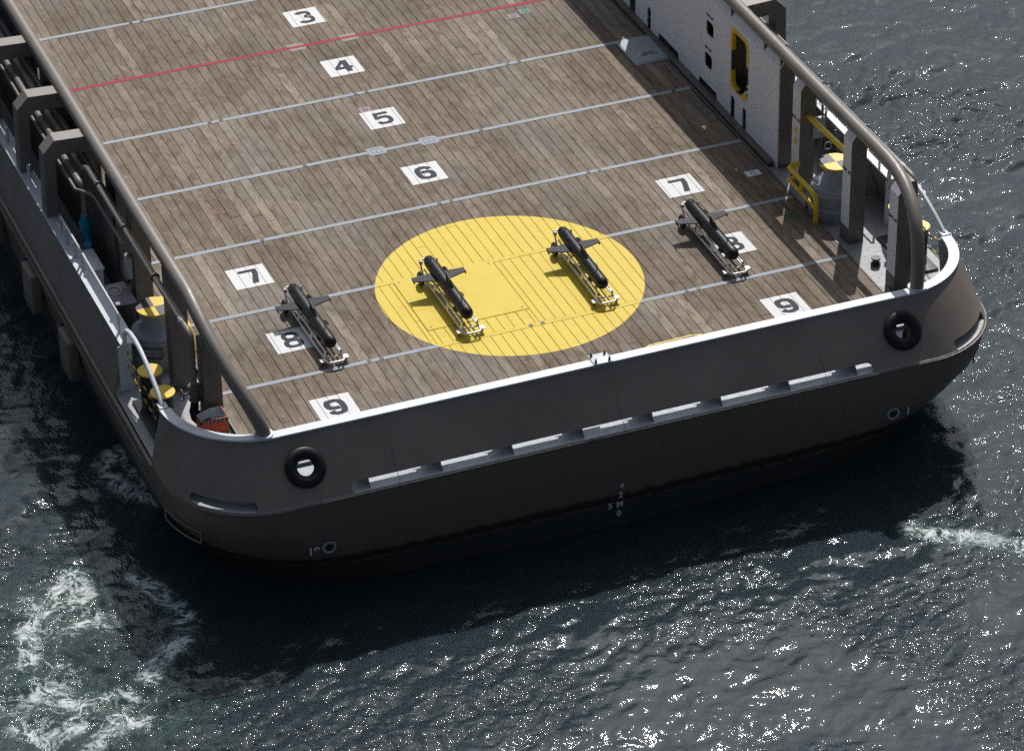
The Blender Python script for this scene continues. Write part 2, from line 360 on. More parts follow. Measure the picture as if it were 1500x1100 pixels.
# ------------------------------------------------------------------ ship: raked after bulwark with slots and fairlead holes
RZ = 1.05
def rail_plan(): return np.array(plan(9.45, -.15, 2.0, 2.0, 2.0))
Kc, Rc = curves(KZ), rail_plan()
def clip_y(A, B_, ymax):          # keep the part of both curves aft of ymax, with exact ends
    out = []
    for a, b in zip(A, B_): out.append((a, b))
    lo = [i for i in range(len(A)) if B_[i][1] <= ymax and A[i][1] <= ymax]
    i0, i1 = lo[0], lo[-1]
    o = [(A[i], B_[i]) for i in range(i0, i1+1)]
    p0 = (np.array([A[i0][0] if A[i0][1] > ymax-.2 else -9.75, ymax]), np.array([-9.45, ymax])); p1 = (p0[0]*[-1, 1], p0[1]*[-1, 1])
    return [p0]+o+[p1]
ring = clip_y(Kc, Rc, 1.78)
mb = MB(); m = len(ring); TH = .028
inw = lambda p: np.array([p[0]-TH*np.sign(p[0])*min(1, max(0, (abs(p[0])-6.5)/2)), p[1]+TH*1.3])
vv = []
for k, r_ in ring:
    ki, ri = inw(k), inw(r_); vv += [(k[0], k[1], KZ+.003), (r_[0], r_[1], RZ), (ri[0], ri[1], RZ), (ki[0], ki[1], KZ+.003)]
ff = [(4*i+a, 4*i+(a+1) % 4, 4*(i+1)+(a+1) % 4, 4*(i+1)+a) for i in range(m-1) for a in range(4)]+[(0, 1, 2, 3), (4*(m-1)+3, 4*(m-1)+2, 4*(m-1)+1, 4*(m-1))]
mb.add(vv, ff); shell = mb.mesh('transom_bulwark', 'hull')
RH = RZ-KZ; nrm = Vector((0, -RH, 1.0)).normalized(); upS = Vector((0, 1.0, RH)).normalized()
def stadium(x0, x1, s0, s1, n=10):
    r = (s1-s0)/2; o = []
    for k in range(n+1): a = -math.pi/2+math.pi*k/n; o.append((x1-r+r*math.cos(a), s0+r+r*math.sin(a)))
    for k in range(n+1): a = math.pi/2+math.pi*k/n; o.append((x0+r+r*math.cos(a), s0+r+r*math.sin(a)))
    return o
base = Vector((0, -1.15, KZ))
f_ = lambda d: (lambda p: tuple(base+Vector((p[0], 0, 0))+upS*p[1]+nrm*d))
cutters = [MB().prism(stadium(-6.15, 6.15, .02, .30), f_(-.5), f_(.5)).mesh('c', 'hull', 0)]
for s in (-1, 1):
    cx = s*7.05; cs = .82
    circ = [(cx+.22*math.cos(2*math.pi*k/28), cs+.22*math.sin(2*math.pi*k/28)) for k in range(28)]
    cutters.append(MB().prism(circ, f_(-.5), f_(.5)).mesh('c', 'hull', 0))
    # quarter slot: follows the corner in plan
    st = stadium(R(17)*2.1, R(60)*2.1, .03, .24)
    def qf(d):
        def g(p):
            a = p[0]/2.1; dr = Vector((s*math.sin(a), -math.cos(a), 0)); t = p[1]/1.3
            K_ = Vector((s*7.65, .95, KZ))+dr*2.1; R_ = Vector((s*7.45, 1.85, RZ))+dr*2.0
            return tuple(K_+(R_-K_)*t+(dr*.8+Vector((0, 0, .5)))*d)
        return g
    dense = []
    for i in range(len(st)):
        a, b = st[i], st[(i+1) % len(st)]; k = max(1, int(abs(b[0]-a[0])/.12))
        dense += [(a[0]+(b[0]-a[0])*j/k, a[1]+(b[1]-a[1])*j/k) for j in range(k)]
    q = MB(); q.prism(dense, qf(-.35), qf(.35)); me_ = q.mesh('c', 'hull', 0)
    bm = bmesh.new(); bm.from_mesh(me_); bmesh.ops.triangulate(bm, faces=[f for f in bm.faces if len(f.verts) > 4]); bm.to_mesh(me_); bm.free(); cutters.append(me_)
bul = link('transom_bulwark', cut(shell, cutters, ['hull']), ship)
def sweep_cap(path, w0, w1, z0, z1):          # flat bar along a plan path; w0 outside, w1 inside (to the left of travel is inside)
    b = MB(); P = [np.array(p[:2], float) for p in path]; k = len(P); vs = []
    for i in range(k):
        t = P[min(i+1, k-1)]-P[max(i-1, 0)]; t /= np.linalg.norm(t); nl = np.array([-t[1], t[0]])
        for d, z in ((-w0, z0), (-w0, z1), (w1, z1), (w1, z0)): q = P[i]+nl*d; vs.append((q[0], q[1], z))
    fs = [(4*i+a, 4*i+(a+1) % 4, 4*(i+1)+(a+1) % 4, 4*(i+1)+a) for i in range(k-1) for a in range(4)]+[(0, 1, 2, 3), (4*k-1, 4*k-2, 4*k-3, 4*k-4)]
    return b.add(vs, fs)
rp = [r_ for k, r_ in ring]
sweep_cap(rp, .035, .21, RZ-.01, RZ+.035).build('rail_cap', 'cap', bul, smooth=20, label='white painted flat rail cap along the stern')
# joint plate with bolts at the middle of the stern rail
jp = MB().box((-.22, -.20, RZ+.036), (.22, .20, RZ+.06)).build('joint_plate', 'cap', bul, bevel=.006)
for bx in (-.16, .16):
    for by in (-.14, .14): MB().lathe([(.03, 0), (.03, .05), (.018, .05), (.018, .1)], (bx, by, RZ+.06), 8).build('bolt', 'black', jp, smooth=0)
ringM = Matrix.Rotation(math.atan2(RH, 1.0), 4, 'X')
for s in (-1, 1):
    c = base+Vector((s*7.05, 0, 0))+upS*.82+nrm*.05
    MB().torus(tuple(c), .315, .135, ringM @ Matrix.Diagonal((1, 1, .62, 1)), 40, 16).build('fairlead_ring', 'rubber', bul, label='thick black round fairlead ring in the stern bulwark')
for s in (-1, 1): MB().tube([(s*7.05-.5, -.28, .32), (s*7.05+.5, -.28, .32)], .07, 12).build('fairlead_roller', 'grey', bul)
for x in np.arange(-7.4, 7.5, 1.644):         # stays behind the plating
    tri = [(-1.08, -.125), (-.10, RZ-.02), (.03, RZ-.02), (.03, RZ-.14), (-.28, .55), (-.20, -.125)]
    MB().prism(tri, lambda p: (x-.012, p[0], p[1]), lambda p: (x+.012, p[0], p[1])).build('stay', 'hull', bul)
    MB().prism([(-.20, -.124), (-.28, .55), (.03, RZ-.14), (.05, RZ-.14), (-.255, .55), (-.175, -.124)], lambda p: (x-.10, p[0], p[1]), lambda p: (x+.10, p[0], p[1])).build('stay_shadow_flange', 'hull', bul)  # flat bar added to widen the shadow each stay throws on the deck
for x in (-5.1, .12, 5.0): MB().tube([(x, -1.153, KZ+.02), (x, -.156, RZ-.02)], .006, 5).build('weld_seam', 'hull', bul)
MB().box((-7.6, -1.10, -.1235), (7.6, .42, -.1195)).build('waterway', 'hatch', bul, smooth=0)
for s in (-1, 1):
    pa = [(s*(7.65+1.74*math.sin(R(a))), .95-1.74*math.cos(R(a))) for a in range(4, 80, 4)]
    sweep_cap(pa if s > 0 else pa[::-1], .0, .03, -.124, .15).build('slot_shade_plate', 'hatch', bul, smooth=30)  # low curved plate added so the quarter slots look dark inside
# quarter end plates beside the openings
for s in (-1, 1):
    e = MB(); e.add([(s*9.75, 1.785, KZ), (s*9.45, 1.785, RZ), (s*9.17, 1.785, RZ-.02), (s*9.30, 1.785, -.12), (s*9.75, 1.80, KZ), (s*9.45, 1.80, RZ), (s*9.17, 1.80, RZ-.02), (s*9.30, 1.80, -.12)],
        [(0, 1, 2, 3), (4, 5, 6, 7), (0, 1, 5, 4), (1, 2, 6, 5), (2, 3, 7, 6), (3, 0, 4, 7)]); e.build('end_plate', 'cap', bul)

# ------------------------------------------------------------------ ship: side bulwarks forward of the openings
for s in (-1, 1):
    b = MB(); y0, y1 = 4.65, 40
    def xs_(y, z): return s*(9.75-.28*z/RZ+.0*(y-y0))
    b.add([(s*9.75, y0, KZ+.003), (s*9.47, y0, RZ), (s*9.44, y0, RZ), (s*9.72, y0, KZ+.003), (s*9.75, y1, KZ+.003), (s*9.62, y1, RZ), (s*9.59, y1, RZ), (s*9.72, y1, KZ+.003)],
          [(0, 1, 2, 3), (4, 7, 6, 5), (0, 4, 5, 1), (1, 5, 6, 2), (2, 6, 7, 3), (3, 7, 4, 0)])
    sb = b.build('side_bulwark', 'hull', ship)
    path = [(s*9.47, y0-.02), (s*9.62, y1)]
    if s > 0: path = path
    else: path = path[::-1]
    cb_ = sweep_cap(path[::-1] if False else path, .035, .14 if s > 0 else .33, RZ-.008, RZ+.035)
    cb_.build('rail_cap', 'cap', sb, smooth=0)
    e = MB(); e.box((-.16, -.02, -.12), (.16, .0, RZ-.01)); eo = e.build('end_plate', 'cap', sb); eo.location = (s*9.42, y0-.002, 0)
    for y in np.arange(5.9, 24, 1.5):
        tri = [(9.70, -.05), (9.42, RZ-.02), (9.26, RZ-.02), (9.40, .25), (9.28, -.05)]
        MB().prism(tri, lambda p: (s*p[0], y-.01, p[1]), lambda p: (s*p[0], y+.01, p[1])).build('stay', 'hatch', sb)
    # bent grab arch over the opening
    pts = [(4.72, RZ), (4.72, RZ+.12), (4.66, RZ+.30), (4.48, RZ+.46), (4.2, RZ+.56), (3.8, RZ+.60), (3.4, RZ+.57), (3.0, RZ+.48), (2.6, RZ+.35), (2.2, RZ+.19), (1.9, RZ+.03)]
    MB().tube([(s*9.38, y, z) for y, z in pts], .055, 12).build('opening_arch', 'cap', sb, smooth=60)
    MB().box((s*9.38-.10, 1.79, RZ+.03), (s*9.38+.10, 2.02, RZ+.06)).build('arch_foot', 'cap', sb, bevel=.005)
    # chains across the opening
    for z0, sag in ((.86, .20), (.50, .18)):
        ch = MB()
        for i in range(46):
            u = i/45; p = Vector((s*9.36, 1.83+u*2.8, z0-sag*4*u*(1-u))); dz = -sag*4*(1-2*u)/2.8
            mt = Matrix.Rotation(-math.atan(dz), 4, 'X').inverted() @ Matrix.Rotation(R(90)*(i % 2), 4, 'Y') @ Matrix.Diagonal((.6, 1.25, 1, 1))
            ch.torus(tuple(p), .028, .0115, mt, 8, 5, mi=i//3 % 2)
        ch.build('safety_chain', ['yel', 'black'], ship, smooth=60)
    # hand rails and stub posts on the cap
    for ya, yb in ((5.2, 8.1), (8.3, 9.9)):
        x = s*9.36
        MB().tube([(x, ya, RZ), (x, ya, RZ+.40), (x, ya+.07, RZ+.47), (x, yb-.07, RZ+.47), (x, yb, RZ+.40), (x, yb, RZ)], .03, 8).build('hand_rail', 'cap', sb, smooth=60)
    for y in (8.72, 9.38, 12.6, 14.6): MB().tube([(s*9.38, y, RZ), (s*9.38, y, RZ+.42)], .045, 10).build('stub_post', 'cap', sb)

# ------------------------------------------------------------------ ship: steel deck, planks, strips
oc = curves(KZ); inner = [(x*.9965, y+.02) for x, y in oc]
b = MB(); b.prism(inner, lambda p: (p[0], p[1], -.16), lambda p: (p[0], p[1], -.125)); deck = b.build('deck', 'steel', ship, smooth=0)
MB().box((-7.80, .46, -.124), (7.80, 36.5, -.022)).build('seam_bed', 'seam', deck, smooth=0)
GAP = .010
def seams(bay):                 # plank edges of one bay: centre-lines of the seams
    off = (bay*.37) % 1.0; e = [-7.75]
    x = (math.ceil(-7.75/.25+off)-off)*.25
    while x < 7.745:
        if x > -7.745: e.append(x)
        x += .25
    e.append(7.75); return e
HY = (-2.47, .0, 4.20, 6.55)    # yellow flush hatch x0 x1 y0 y1
HG = (6.94, 8.02, 14.12, 15.56)
proto = {}
def plank_mesh(wd, ln):
    k = (round(wd, 3), round(ln, 3))
    if k not in proto:
        c = .006; hx, hy = wd/2, ln/2
        q = MB(); q.add([(-hx, -hy, -.05), (hx, -hy, -.05), (hx, hy, -.05), (-hx, hy, -.05), (-hx, -hy, -c), (hx, -hy, -c), (hx, hy, -c), (-hx, hy, -c), (-hx+c, -hy+c, 0), (hx-c, -hy+c, 0), (hx-c, hy-c, 0), (-hx+c, hy-c, 0)],
              [(0, 1, 5, 4), (1, 2, 6, 5), (2, 3, 7, 6), (3, 0, 4, 7), (4, 5, 9, 8), (5, 6, 10, 9), (6, 7, 11, 10), (7, 4, 8, 11), (8, 9, 10, 11)])
        proto[k] = q.mesh('plank', 'wood', 0, fix=False)
    return proto[k]
rest = MB(); nplank = 0; LIM = 300
for bay in range(0, 12):
    ya, yb = .5+3*bay+.066, .5+3*(bay+1)-.066; e = seams(bay)
    for i in range(len(e)-1):
        x0, x1 = e[i]+GAP/2, e[i+1]-GAP/2
        if x1-x0 < .04: continue
        pieces = [(ya, yb)]
        if random.random() < .05: q = ya+random.uniform(.7, 2.1); pieces = [(ya, q-.004), (q+.004, yb)]
        for (p0, p1) in pieces:
            cuts = [(x0, x1, p0, p1)]
            for (hx0, hx1, hy0, hy1) in (HY, HG):
                nxt = []
                for (a0, a1, b0, b1) in cuts:
                    if a1 <= hx0-.01 or a0 >= hx1+.01 or b1 <= hy0 or b0 >= hy1: nxt.append((a0, a1, b0, b1)); continue
                    if a0 < hx0-.05: nxt.append((a0, hx0-.012, b0, b1)); a0 = hx0-.004
                    if a1 > hx1+.05: nxt.append((hx1+.012, a1, b0, b1)); a1 = hx1+.004
                    if a1-a0 > .03 and b0 < hy0-.05: nxt.append((a0, a1, b0, hy0-.012))
                    if a1-a0 > .03 and b1 > hy1+.05: nxt.append((a0, a1, hy1+.012, b1))
                cuts = nxt
            for (a0, a1, b0, b1) in cuts:
                me = plank_mesh(a1-a0, b1-b0); loc = ((a0+a1)/2, (b0+b1)/2, random.uniform(-.004, 0))
                if nplank < LIM: link('plank', me, deck, loc=loc); nplank += 1
                else: rest.add([tuple(Vector(v.co)+Vector(loc)) for v in me.vertices], [tuple(p.vertices) for p in me.polygons])
ro = rest.build('planking', 'wood', deck, smooth=0, fix=False); ro['kind'] = 'stuff'
for k in range(-4, 8):
    y = 20-(k-.5)*3
    red = (k == 1)
    hw = .058 if red else .062
    o = MB().box((-7.74, y-hw, -.05), (7.74, y+hw, .003)).build('deck_strip', 'red' if red else 'strip', deck, smooth=0, bevel=0)
    if red:
        o['label'] = 'red painted strip across the planked deck'; MB().box((-7.74, y-.07, -.05), (7.74, y+.07, -.004)).build('deck_strip', 'strip', deck, smooth=0)
# margin bars along the planking
for s in (-1, 1): MB().box((s*7.775-.022, .5, -.124), (s*7.775+.022, 36.5, .012)).build('margin_bar', 'brown', deck, smooth=0)
MB().box((-7.8, .43, -.124), (7.8, .50, .012)).build('margin_bar', 'brown', deck, smooth=0)
# flush hatches
hx0, hx1, hy0, hy1 = HY
hy_ = MB().box((hx0+.006, hy0+.006, -.05), (hx1-.006, hy1-.006, .004)).build('flush_hatch', 'disc', deck, smooth=0, label='square yellow flush hatch in the painted disc')
for x, y in ((hx0+.12, hy1-.12), (hx1-.12, hy1-.12), (hx0+.12, hy0+.12), (hx1-.12, hy0+.12)): MB().lathe([(.03, .004), (.03, .008)], (x, y, 0), 10).build('hatch_socket', 'brown', hy_, smooth=0)
hx0, hx1, hy0, hy1 = HG
hg = MB().box((hx0, hy0, -.05), (hx1, hy1, .010)).build('flush_hatch', 'hatch', deck, smooth=0, bevel=.004, label='blue-grey flush steel hatch beside the white bulkhead')
MB().box((hx0+.06, hy0+.06, .011), (hx1-.04, hy1-.06, .022)).build('hatch_lid', 'hatch', hg, smooth=0, bevel=.003)
for i, tx in enumerate(('ESCAPE', 'KEEP CLEAR')):
    t = link('lettering', text_mesh(tx, .085, 'textdk', .002), hg); t.location = (hx0+.55, hy0+.52-.11*i, .0245)

# painted number squares
def ribbon(pts, wds):
    P = [np.array(p, float) for p in pts]; L, Q = [], []
    for i in range(len(P)):
        a, c = P[max(i-1, 0)], P[min(i+1, len(P)-1)]; t = (c-a)/np.linalg.norm(c-a); nl = np.array([-t[1], t[0]])
        w_ = wds[i] if isinstance(wds, (list, tuple)) else wds
        L.append(tuple(P[i]+nl*w_/2)); Q.append(tuple(P[i]-nl*w_/2))
    return L+Q[::-1]
def sup(cx, cy, a, b, t0, t1, n=26, p=2.6):
    o = []
    for i in range(n+1):
        t = R(t0+(t1-t0)*i/n); c, s_ = math.cos(t), math.sin(t)
        o.append((cx+a*math.copysign(abs(c)**(2/p), c), cy+b*math.copysign(abs(s_)**(2/p), s_)))
    return o
def digit(d):
    # drawn in a 0.52 wide, 0.60 tall frame centred on 0
    if d == '7': return [[(-.25, .29), (.24, .29), (.24, .10), (.13, -.29), (-.04, -.29), (.09, .10), (.09, .19), (-.25, .19)]]
    if d == '4': return [[(.02, .29), (.19, .29), (.19, -.03), (.26, -.03), (.26, -.14), (.19, -.14), (.19, -.29), (.03, -.29), (.03, -.14), (-.25, -.14), (-.25, -.03)], [(.03, .14), (.03, -.03), (-.11, -.03)]]
    if d == '8':
        ys = np.linspace(-.30, .30, 61); xr = []
        for y in ys:
            v = 0
            for cy_, a, b in ((.145, .22, .157), (-.135, .25, .167)):
                q = 1-abs((y-cy_)/b)**2.6
                if q > 0: v = max(v, a*q**(1/2.6))
            xr.append(max(v, .02))
        o = [(x, y) for x, y in zip(xr, ys)]+[(-x, y) for x, y in list(zip(xr, ys))[::-1]]
        return [o, sup(0, .145, .10, .068, 0, 346), sup(0, -.135, .12, .075, 0, 346)]
    if d in '69':
        pth = sup(0, 0, .19, .235, 28, 270, 40)+sup(0, -.10, .19, .135, 270, 450, 26)[1:]+[(-.10, .035)]
        wd = [.155 if abs(x) > .12 else .115 for x, y in pth]
        o = ribbon(pth, wd)
        return [o if d == '6' else [(-x, -y) for x, y in o]]
    if d == '3':
        pth = sup(-.02, .145, .18, .105, 160, -85, 26)[:-1]+sup(-.01, -.13, .20, .13, 85, -160, 30)
        return [ribbon(pth, [.12]*len(pth))]
    if d == '5':
        pth = [(.21, .24), (-.17, .24), (-.185, .02)]+sup(0, -.09, .19, .15, 150, -160, 34)
        out = ribbon(pth[3:], [.12]*(len(pth)-3))
        return [[(-.21, .29), (.21, .29), (.21, .185), (-.10, .185), (-.115, .055)]+sup(0, -.085, .25, .20, 118, -160, 40)+[(-.10, -.125)]+sup(0, -.085, .125, .095, -160, 140, 40)+[(-.235, -.02)]]
PANELS = [('3', 0, 20.02), ('4', 0, 17.02), ('5', 0, 14.02), ('6', 0, 11.02)]+[(d, s*5.46, y) for d, y in (('7', 8.02), ('8', 5.02), ('9', 2.02)) for s in (-1, 1)]
for d, px, py in PANELS:
    bay = int(math.floor((py-.5)/3)); e = [x for x in seams(bay) if px-.46 < x < px+.46]; q = MB(); xe = [px-.46]+e+[px+.46]
    for a, c in zip(xe[:-1], xe[1:]):
        g0 = .005 if a in e else 0; g1 = .005 if c in e else 0
        q.add([(a+g0-px, -.465, .004), (c-g1-px, -.465, .004), (c-g1-px, .465, .004), (a+g0-px, .465, .004)], [(0, 1, 2, 3)])
    po = q.build('number_panel', 'panel', ship, smooth=0); po.location = (px, py, 0)
    po['label'] = f'white square with a painted figure {d} on the deck'
    do = link('digit', curve_fill('digit', [[(x*.90, y*1.08) for x, y in pl] for pl in digit(d)], 'ink'), po); do.location = (0.02, .0, .008)

# lashing sockets on the strips and small stencilled markings
def socket(x, y, r=.035):
    o = MB().lathe([(r+.018, .004), (r+.018, .012), (r, .012), (r, .006), (.0, .006)], (0, 0, 0), 14, mi=0, cap=False).build('lashing_socket', 'black', deck); o.location = (x, y, 0)
for u, v in ((190, 32), (206, 29), (307, 180), (324, 177), (520, 137), (536, 134), (743, 93), (759, 89), (643, 297), (660, 293), (861, 252), (877, 248), (540, 528), (558, 524), (777, 476), (794, 472), (1005, 425), (1022, 421), (388, 358), (1098, 302), (440, 234), (700, 185), (985, 132)):
    p = back(u, v); k = round((20-p[1])/3+.5); socket(p[0], 20-(k-.5)*3)
for u, v in ((551, 221), (627, 205), (433, 68), (509, 53)):
    p = back(u, v); lo = v < 100
    o = MB().prism([(-.23, -.13), (-.19, -.19), (.19, -.19), (.23, -.13), (.23, .13), (.19, .19), (-.19, .19), (-.23, .13)], lambda q: (q[0], q[1], -.02), lambda q: (q[0], q[1], .0025 if lo else .007)).build('lashing_pad', 'fadedgrey' if lo else 'strip', deck, smooth=0); o.location = (p[0], 20-(round((20-p[1])/3+.5)-.5)*3, 0)
    if not lo:
        q = MB()
        for a, c in (((-.13, -.11), (.13, -.10)), ((-.13, .10), (.13, .11)), ((-.13, -.11), (-.12, .11)), ((.12, -.11), (.13, .11))): q.box((a[0], a[1], .008), (c[0], c[1], .011))
        q.lathe([(.025, .008), (.025, .012)], seg=10); q.build('pad_socket', 'black', o, smooth=0)
for u, v, c in ((170, 113, 'faded'), (378, 92, 'faded'), (320, 310, 'faded'), (752, 24, 'pink'), (768, 17, 'teal'), (535, 161, 'pink'), (1163, 316, 'green'), (1103, 254, 'panel')):
    p = back(u, v); hw = .15 if c != 'panel' else .19
    o = MB().box((-hw, -.13, .001), (hw, .13, .004)).build('stencil_mark', c, deck, smooth=0); o.location = (p[0], p[1], 0)
    MB().torus((0, 0, .0045), .065, .008, None, 18, 4).build('stencil_ring', 'textdk' if c == 'panel' else 'brown', o)

# yellow hoses behind the stern rail
for xa, xb, yb_, lab in ((1.55, 3.2, 1.55, 'yellow hose lying on the planks behind the middle of the stern rail'), (-8.1, -7.55, 1.25, 'short yellow hose beside the foot of the port pipe rail')):
    pts = [(xa, yb_-.55, .05), (xa+.02, yb_-.35, .055), (xa+.12, yb_-.1, .055), (xa+.3, yb_, .055), (xb-.3, yb_+.02, .055), (xb-.1, yb_-.03, .055), (xb, yb_-.25, .055), (xb, yb_-.55, .05)]
    tag(MB().tube(pts, .045, 8).build('yellow_hose', 'yel', None, smooth=60), lab, 'hose')

# ------------------------------------------------------------------ ship: cargo rails (pipe, posts, walls)
for s in (-1, 1):
    X0 = 8.15 if s > 0 else 8.33
    pts = [(s*(8.15 if s > 0 else 8.28), 40, 3.03), (s*8.2, 14, 3.03)] if s > 0 else [(s*8.26, 40, 3.02), (s*8.28, 14, 3.02)]
    pts += [(s*X0, 6, 3.02)]
    A_ = 2.95 if s > 0 else 3.2
    for th in np.linspace(0, math.pi/2, 15):
        pw = 2.6 if s > 0 else 1.5
        w_ = math.sin(th)**(2/pw); z = 1.08+1.94*max(0, math.cos(th))**(2/pw)
        pts.append((s*(X0-(X0-7.72)*w_**(2.5 if s > 0 else 3)), A_*(1-w_)+.02, z))
    rail = MB().tube(pts, .155, 20).build('cargo_rail', 'taupe', ship, smooth=60, label='thick taupe pipe rail above the deck edge')
    MB().lathe([(.21, 0), (.21, .03)], (s*7.72, .02, RZ+.036), 20).build('foot_plate', 'cap', rail)
    # box posts: inboard face white, the rest brown-grey
    def post(yc, name='post', h=2.9, lab=None):
        x0, x1, hy = 8.07, 8.47, .21
        q = MB(); prof = [(x0, -.124), (x1, -.124), (x1, h), (x0+.22, h), (x0, h-.32)]
        n0 = len(q.f)
        q.prism(prof, lambda p: (s*p[0], yc-hy, p[1]), lambda p: (s*p[0], yc+hy, p[1]))
        o = q.mesh('post', ['brown', 'white'], 0)
        for p in o.polygons:
            if p.normal.x*s < -.5: p.material_index = 1
        q2 = MB().box((s*x0-.012 if s > 0 else s*x0-.001, yc-hy-.004, -.124), (s*x0+.001 if s > 0 else s*x0+.012, yc+hy+.004, .28))
        po = link(name, o, rail)
        q2.build('post_foot', 'brown', po, smooth=0)
        return po
    for yc in (1.96, 4.36, 7.10):
        po = post(yc, h=2.9 if yc > 3 else (2.75 if s > 0 else 2.5))
        t = link('lettering', text_mesh('SWL 8T', .13, 'textdk', .003), po); t.rotation_euler = (R(90), 0, R(-90*s)); t.location = (s*8.066, yc, 1.75)
        if yc > 7:
            for zz_, c in ((1.45, 'yel'), (1.15, 'yel'), (.45, 'yel')): MB().box((s*8.066-.003, yc-.08, zz_-.09), (s*8.066+.003, yc+.08, zz_+.09)).build('sign_plate', c, po, smooth=0)
    # bulkhead wall
    y0, y1 = 8.06, 16.75
    x0 = 8.05
    prof = [(0, -.12), (0, 2.62), (.2, 2.92), (.24, 2.92), (.03, 2.6), (.03, -.12)]
    q = MB(); q.prism(prof, lambda p: (s*(x0+p[0]), y0, p[1]-.0), lambda p: (s*(x0+p[0]), y1, p[1]-.0)); shellw = q.mesh('bulkhead', 'white', 0)
    def rrect(ya, yb, za, zb, r):
        o = []
        for cxx, czz, a0 in ((yb-r, zb-r, 0), (ya+r, zb-r, 90), (ya+r, za+r, 180), (yb-r, za+r, 270)):
            o += [(cxx+r*math.cos(R(a0+15*k)), czz+r*math.sin(R(a0+15*k))) for k in range(7)]
        return o
    cw = []; px_ = lambda d: (lambda p: (s*(x0+d), p[0], p[1]))
    holes = [rrect(9.78, 10.82, .80, 2.5, .22), rrect(11.86, 12.30, 1.58, 1.98, .1), rrect(11.92, 12.36, .66, 1.06, .1), rrect(10.54, 10.78, -.2, .60, .11), rrect(9.86, 10.08, -.2, .60, .11), rrect(15.75, 15.98, -.2, .62, .11), rrect(11.6, 12.7, -.1, .20, .09), rrect(13.95, 15.25, -.1, .20, .09), rrect(16.0, 16.4, 1.6, 2.0, .1)]
    for h in holes: cw.append(MB().prism(h, px_(-.2), px_(.12)).mesh('c', 'white', 0))
    wall = link('bulkhead', cut(shellw, cw, ['white']), rail, label='white painted bulkhead plate under the pipe rail')
    # yellow coaming of the doorway (two runs)
    dr = rrect(9.78, 10.82, .80, 2.5, .22)
    def rim(idx, nm='door_coaming'):
        pth = [(s*(x0-.01), dr[i][0], dr[i][1]) for i in idx]
        q = MB()
        for a, c in zip(pth[:-1], pth[1:]):
            pass
        inn = [((p[1]-10.3)*.80+10.3, (p[2]-1.65)*.885+1.65) for p in pth]; vs_ = []
        for p, i2 in zip(pth, inn): vs_ += [(s*(x0-.012), p[1], p[2]), (s*(x0-.012), *i2), (s*(x0+.09), *i2), (s*(x0+.09), p[1], p[2])]
        k = len(pth); q.add(vs_, [(4*i+a, 4*i+(a+1) % 4, 4*(i+1)+(a+1) % 4, 4*(i+1)+a) for i in range(k-1) for a in range(4)]+[(0, 1, 2, 3), (4*k-1, 4*k-2, 4*k-3, 4*k-4)])
        q.build(nm, 'yel', rail, smooth=0)
    top = list(range(0, 14)); dr2 = dr
    if s > 0:
        dr = dr2[27:28]+[(10.82, 1.85)][:0]+dr2[0:14]; dr = [(10.82, 1.87)]+dr2[0:14]+[(9.78, 1.80)]; rim(range(len(dr)))
        dr = [(10.45, .80)]+dr2[21:28]+[(10.82, 1.25)]; rim(range(len(dr)))
        dr = dr2[15:21]+[(10.14, .80)]; rim(range(len(dr)))
        MB().lathe([(.16, 0), (.20, .04), (.20, .12), (.13, .16), (.0, .17)], (8.27, 10.0, .84), 18, cap=False).build('door_reel', 'cap', rail)
        MB().tube([(8.2, 9.85, 1.02), (8.22, 10.0, 1.10), (8.25, 10.2, 1.05)], .05, 8).build('door_hose', 'yel', rail)
    # thickness of the rail: end face, back plate and webs
    MB().box((min(s*8.081, s*8.47), y0+.002, -.05), (max(s*8.081, s*8.47), y0+.03, 2.92)).build('wall_end', 'brown', rail, smooth=0)
    MB().box((min(s*8.45, s*8.47), y0+.04, -.12), (max(s*8.45, s*8.47), 34, 2.55)).build('wall_back', 'brown', rail, smooth=0)
    for y in (10.92, 9.0, 13.1, 14.6, 16.7): MB().box((min(s*8.082, s*8.45), y-.012, -.05), (max(s*8.082, s*8.45), y+.012, 2.9)).build('wall_web', 'brown', rail, smooth=0)
    # bulkhead further forward
    q = MB(); q.prism(prof, lambda p: (s*(x0+p[0]), 17.15, p[1]), lambda p: (s*(x0+p[0]), 34, p[1])); q.build('bulkhead', 'white', rail, smooth=0)
    for t_y, t_z in ((12.08, 2.12), (12.14, 1.2)):
        t = link('lettering', text_mesh('SWL 8T', .12, 'textdk', .003), rail); t.rotation_euler = (R(90), 0, R(-90*s)); t.location = (s*(x0-.004), t_y, t_z)
    # small steel wedges and rollers along the skirting
    MB().box((min(s*7.86, s*8.045), 8.2, -.05), (max(s*7.86, s*8.045), 34, .035)).build('waterway_bar', 'brown', rail, smooth=0)
    for y in (12.0, 12.3, 11.8, 14.4, 14.8): MB().lathe([(.08, -.05), (.09, 0), (.06, .07), (.0, .08)], (s*8.2, y, .05), 12, cap=False).build('shackle_lump', 'black', rail)
    # portal frames from rail to bulwark
    for yc in (10.86, 13.15, 15.95, 18.9):
        hw = .21
        outer = [(8.30, 3.02), (9.16, 3.06), (9.45, 2.76), (9.50, RZ-.1), (9.20, RZ-.1), (9.17, 2.50), (9.02, 2.66), (8.30, 2.62)]
        q = MB(); q.prism(outer, lambda p: (s*p[0], yc-hw, p[1]), lambda p: (s*p[0], yc+hw, p[1])); q.build('portal_frame', 'brown' if False else 'taupe', rail, smooth=0, bevel=.012)
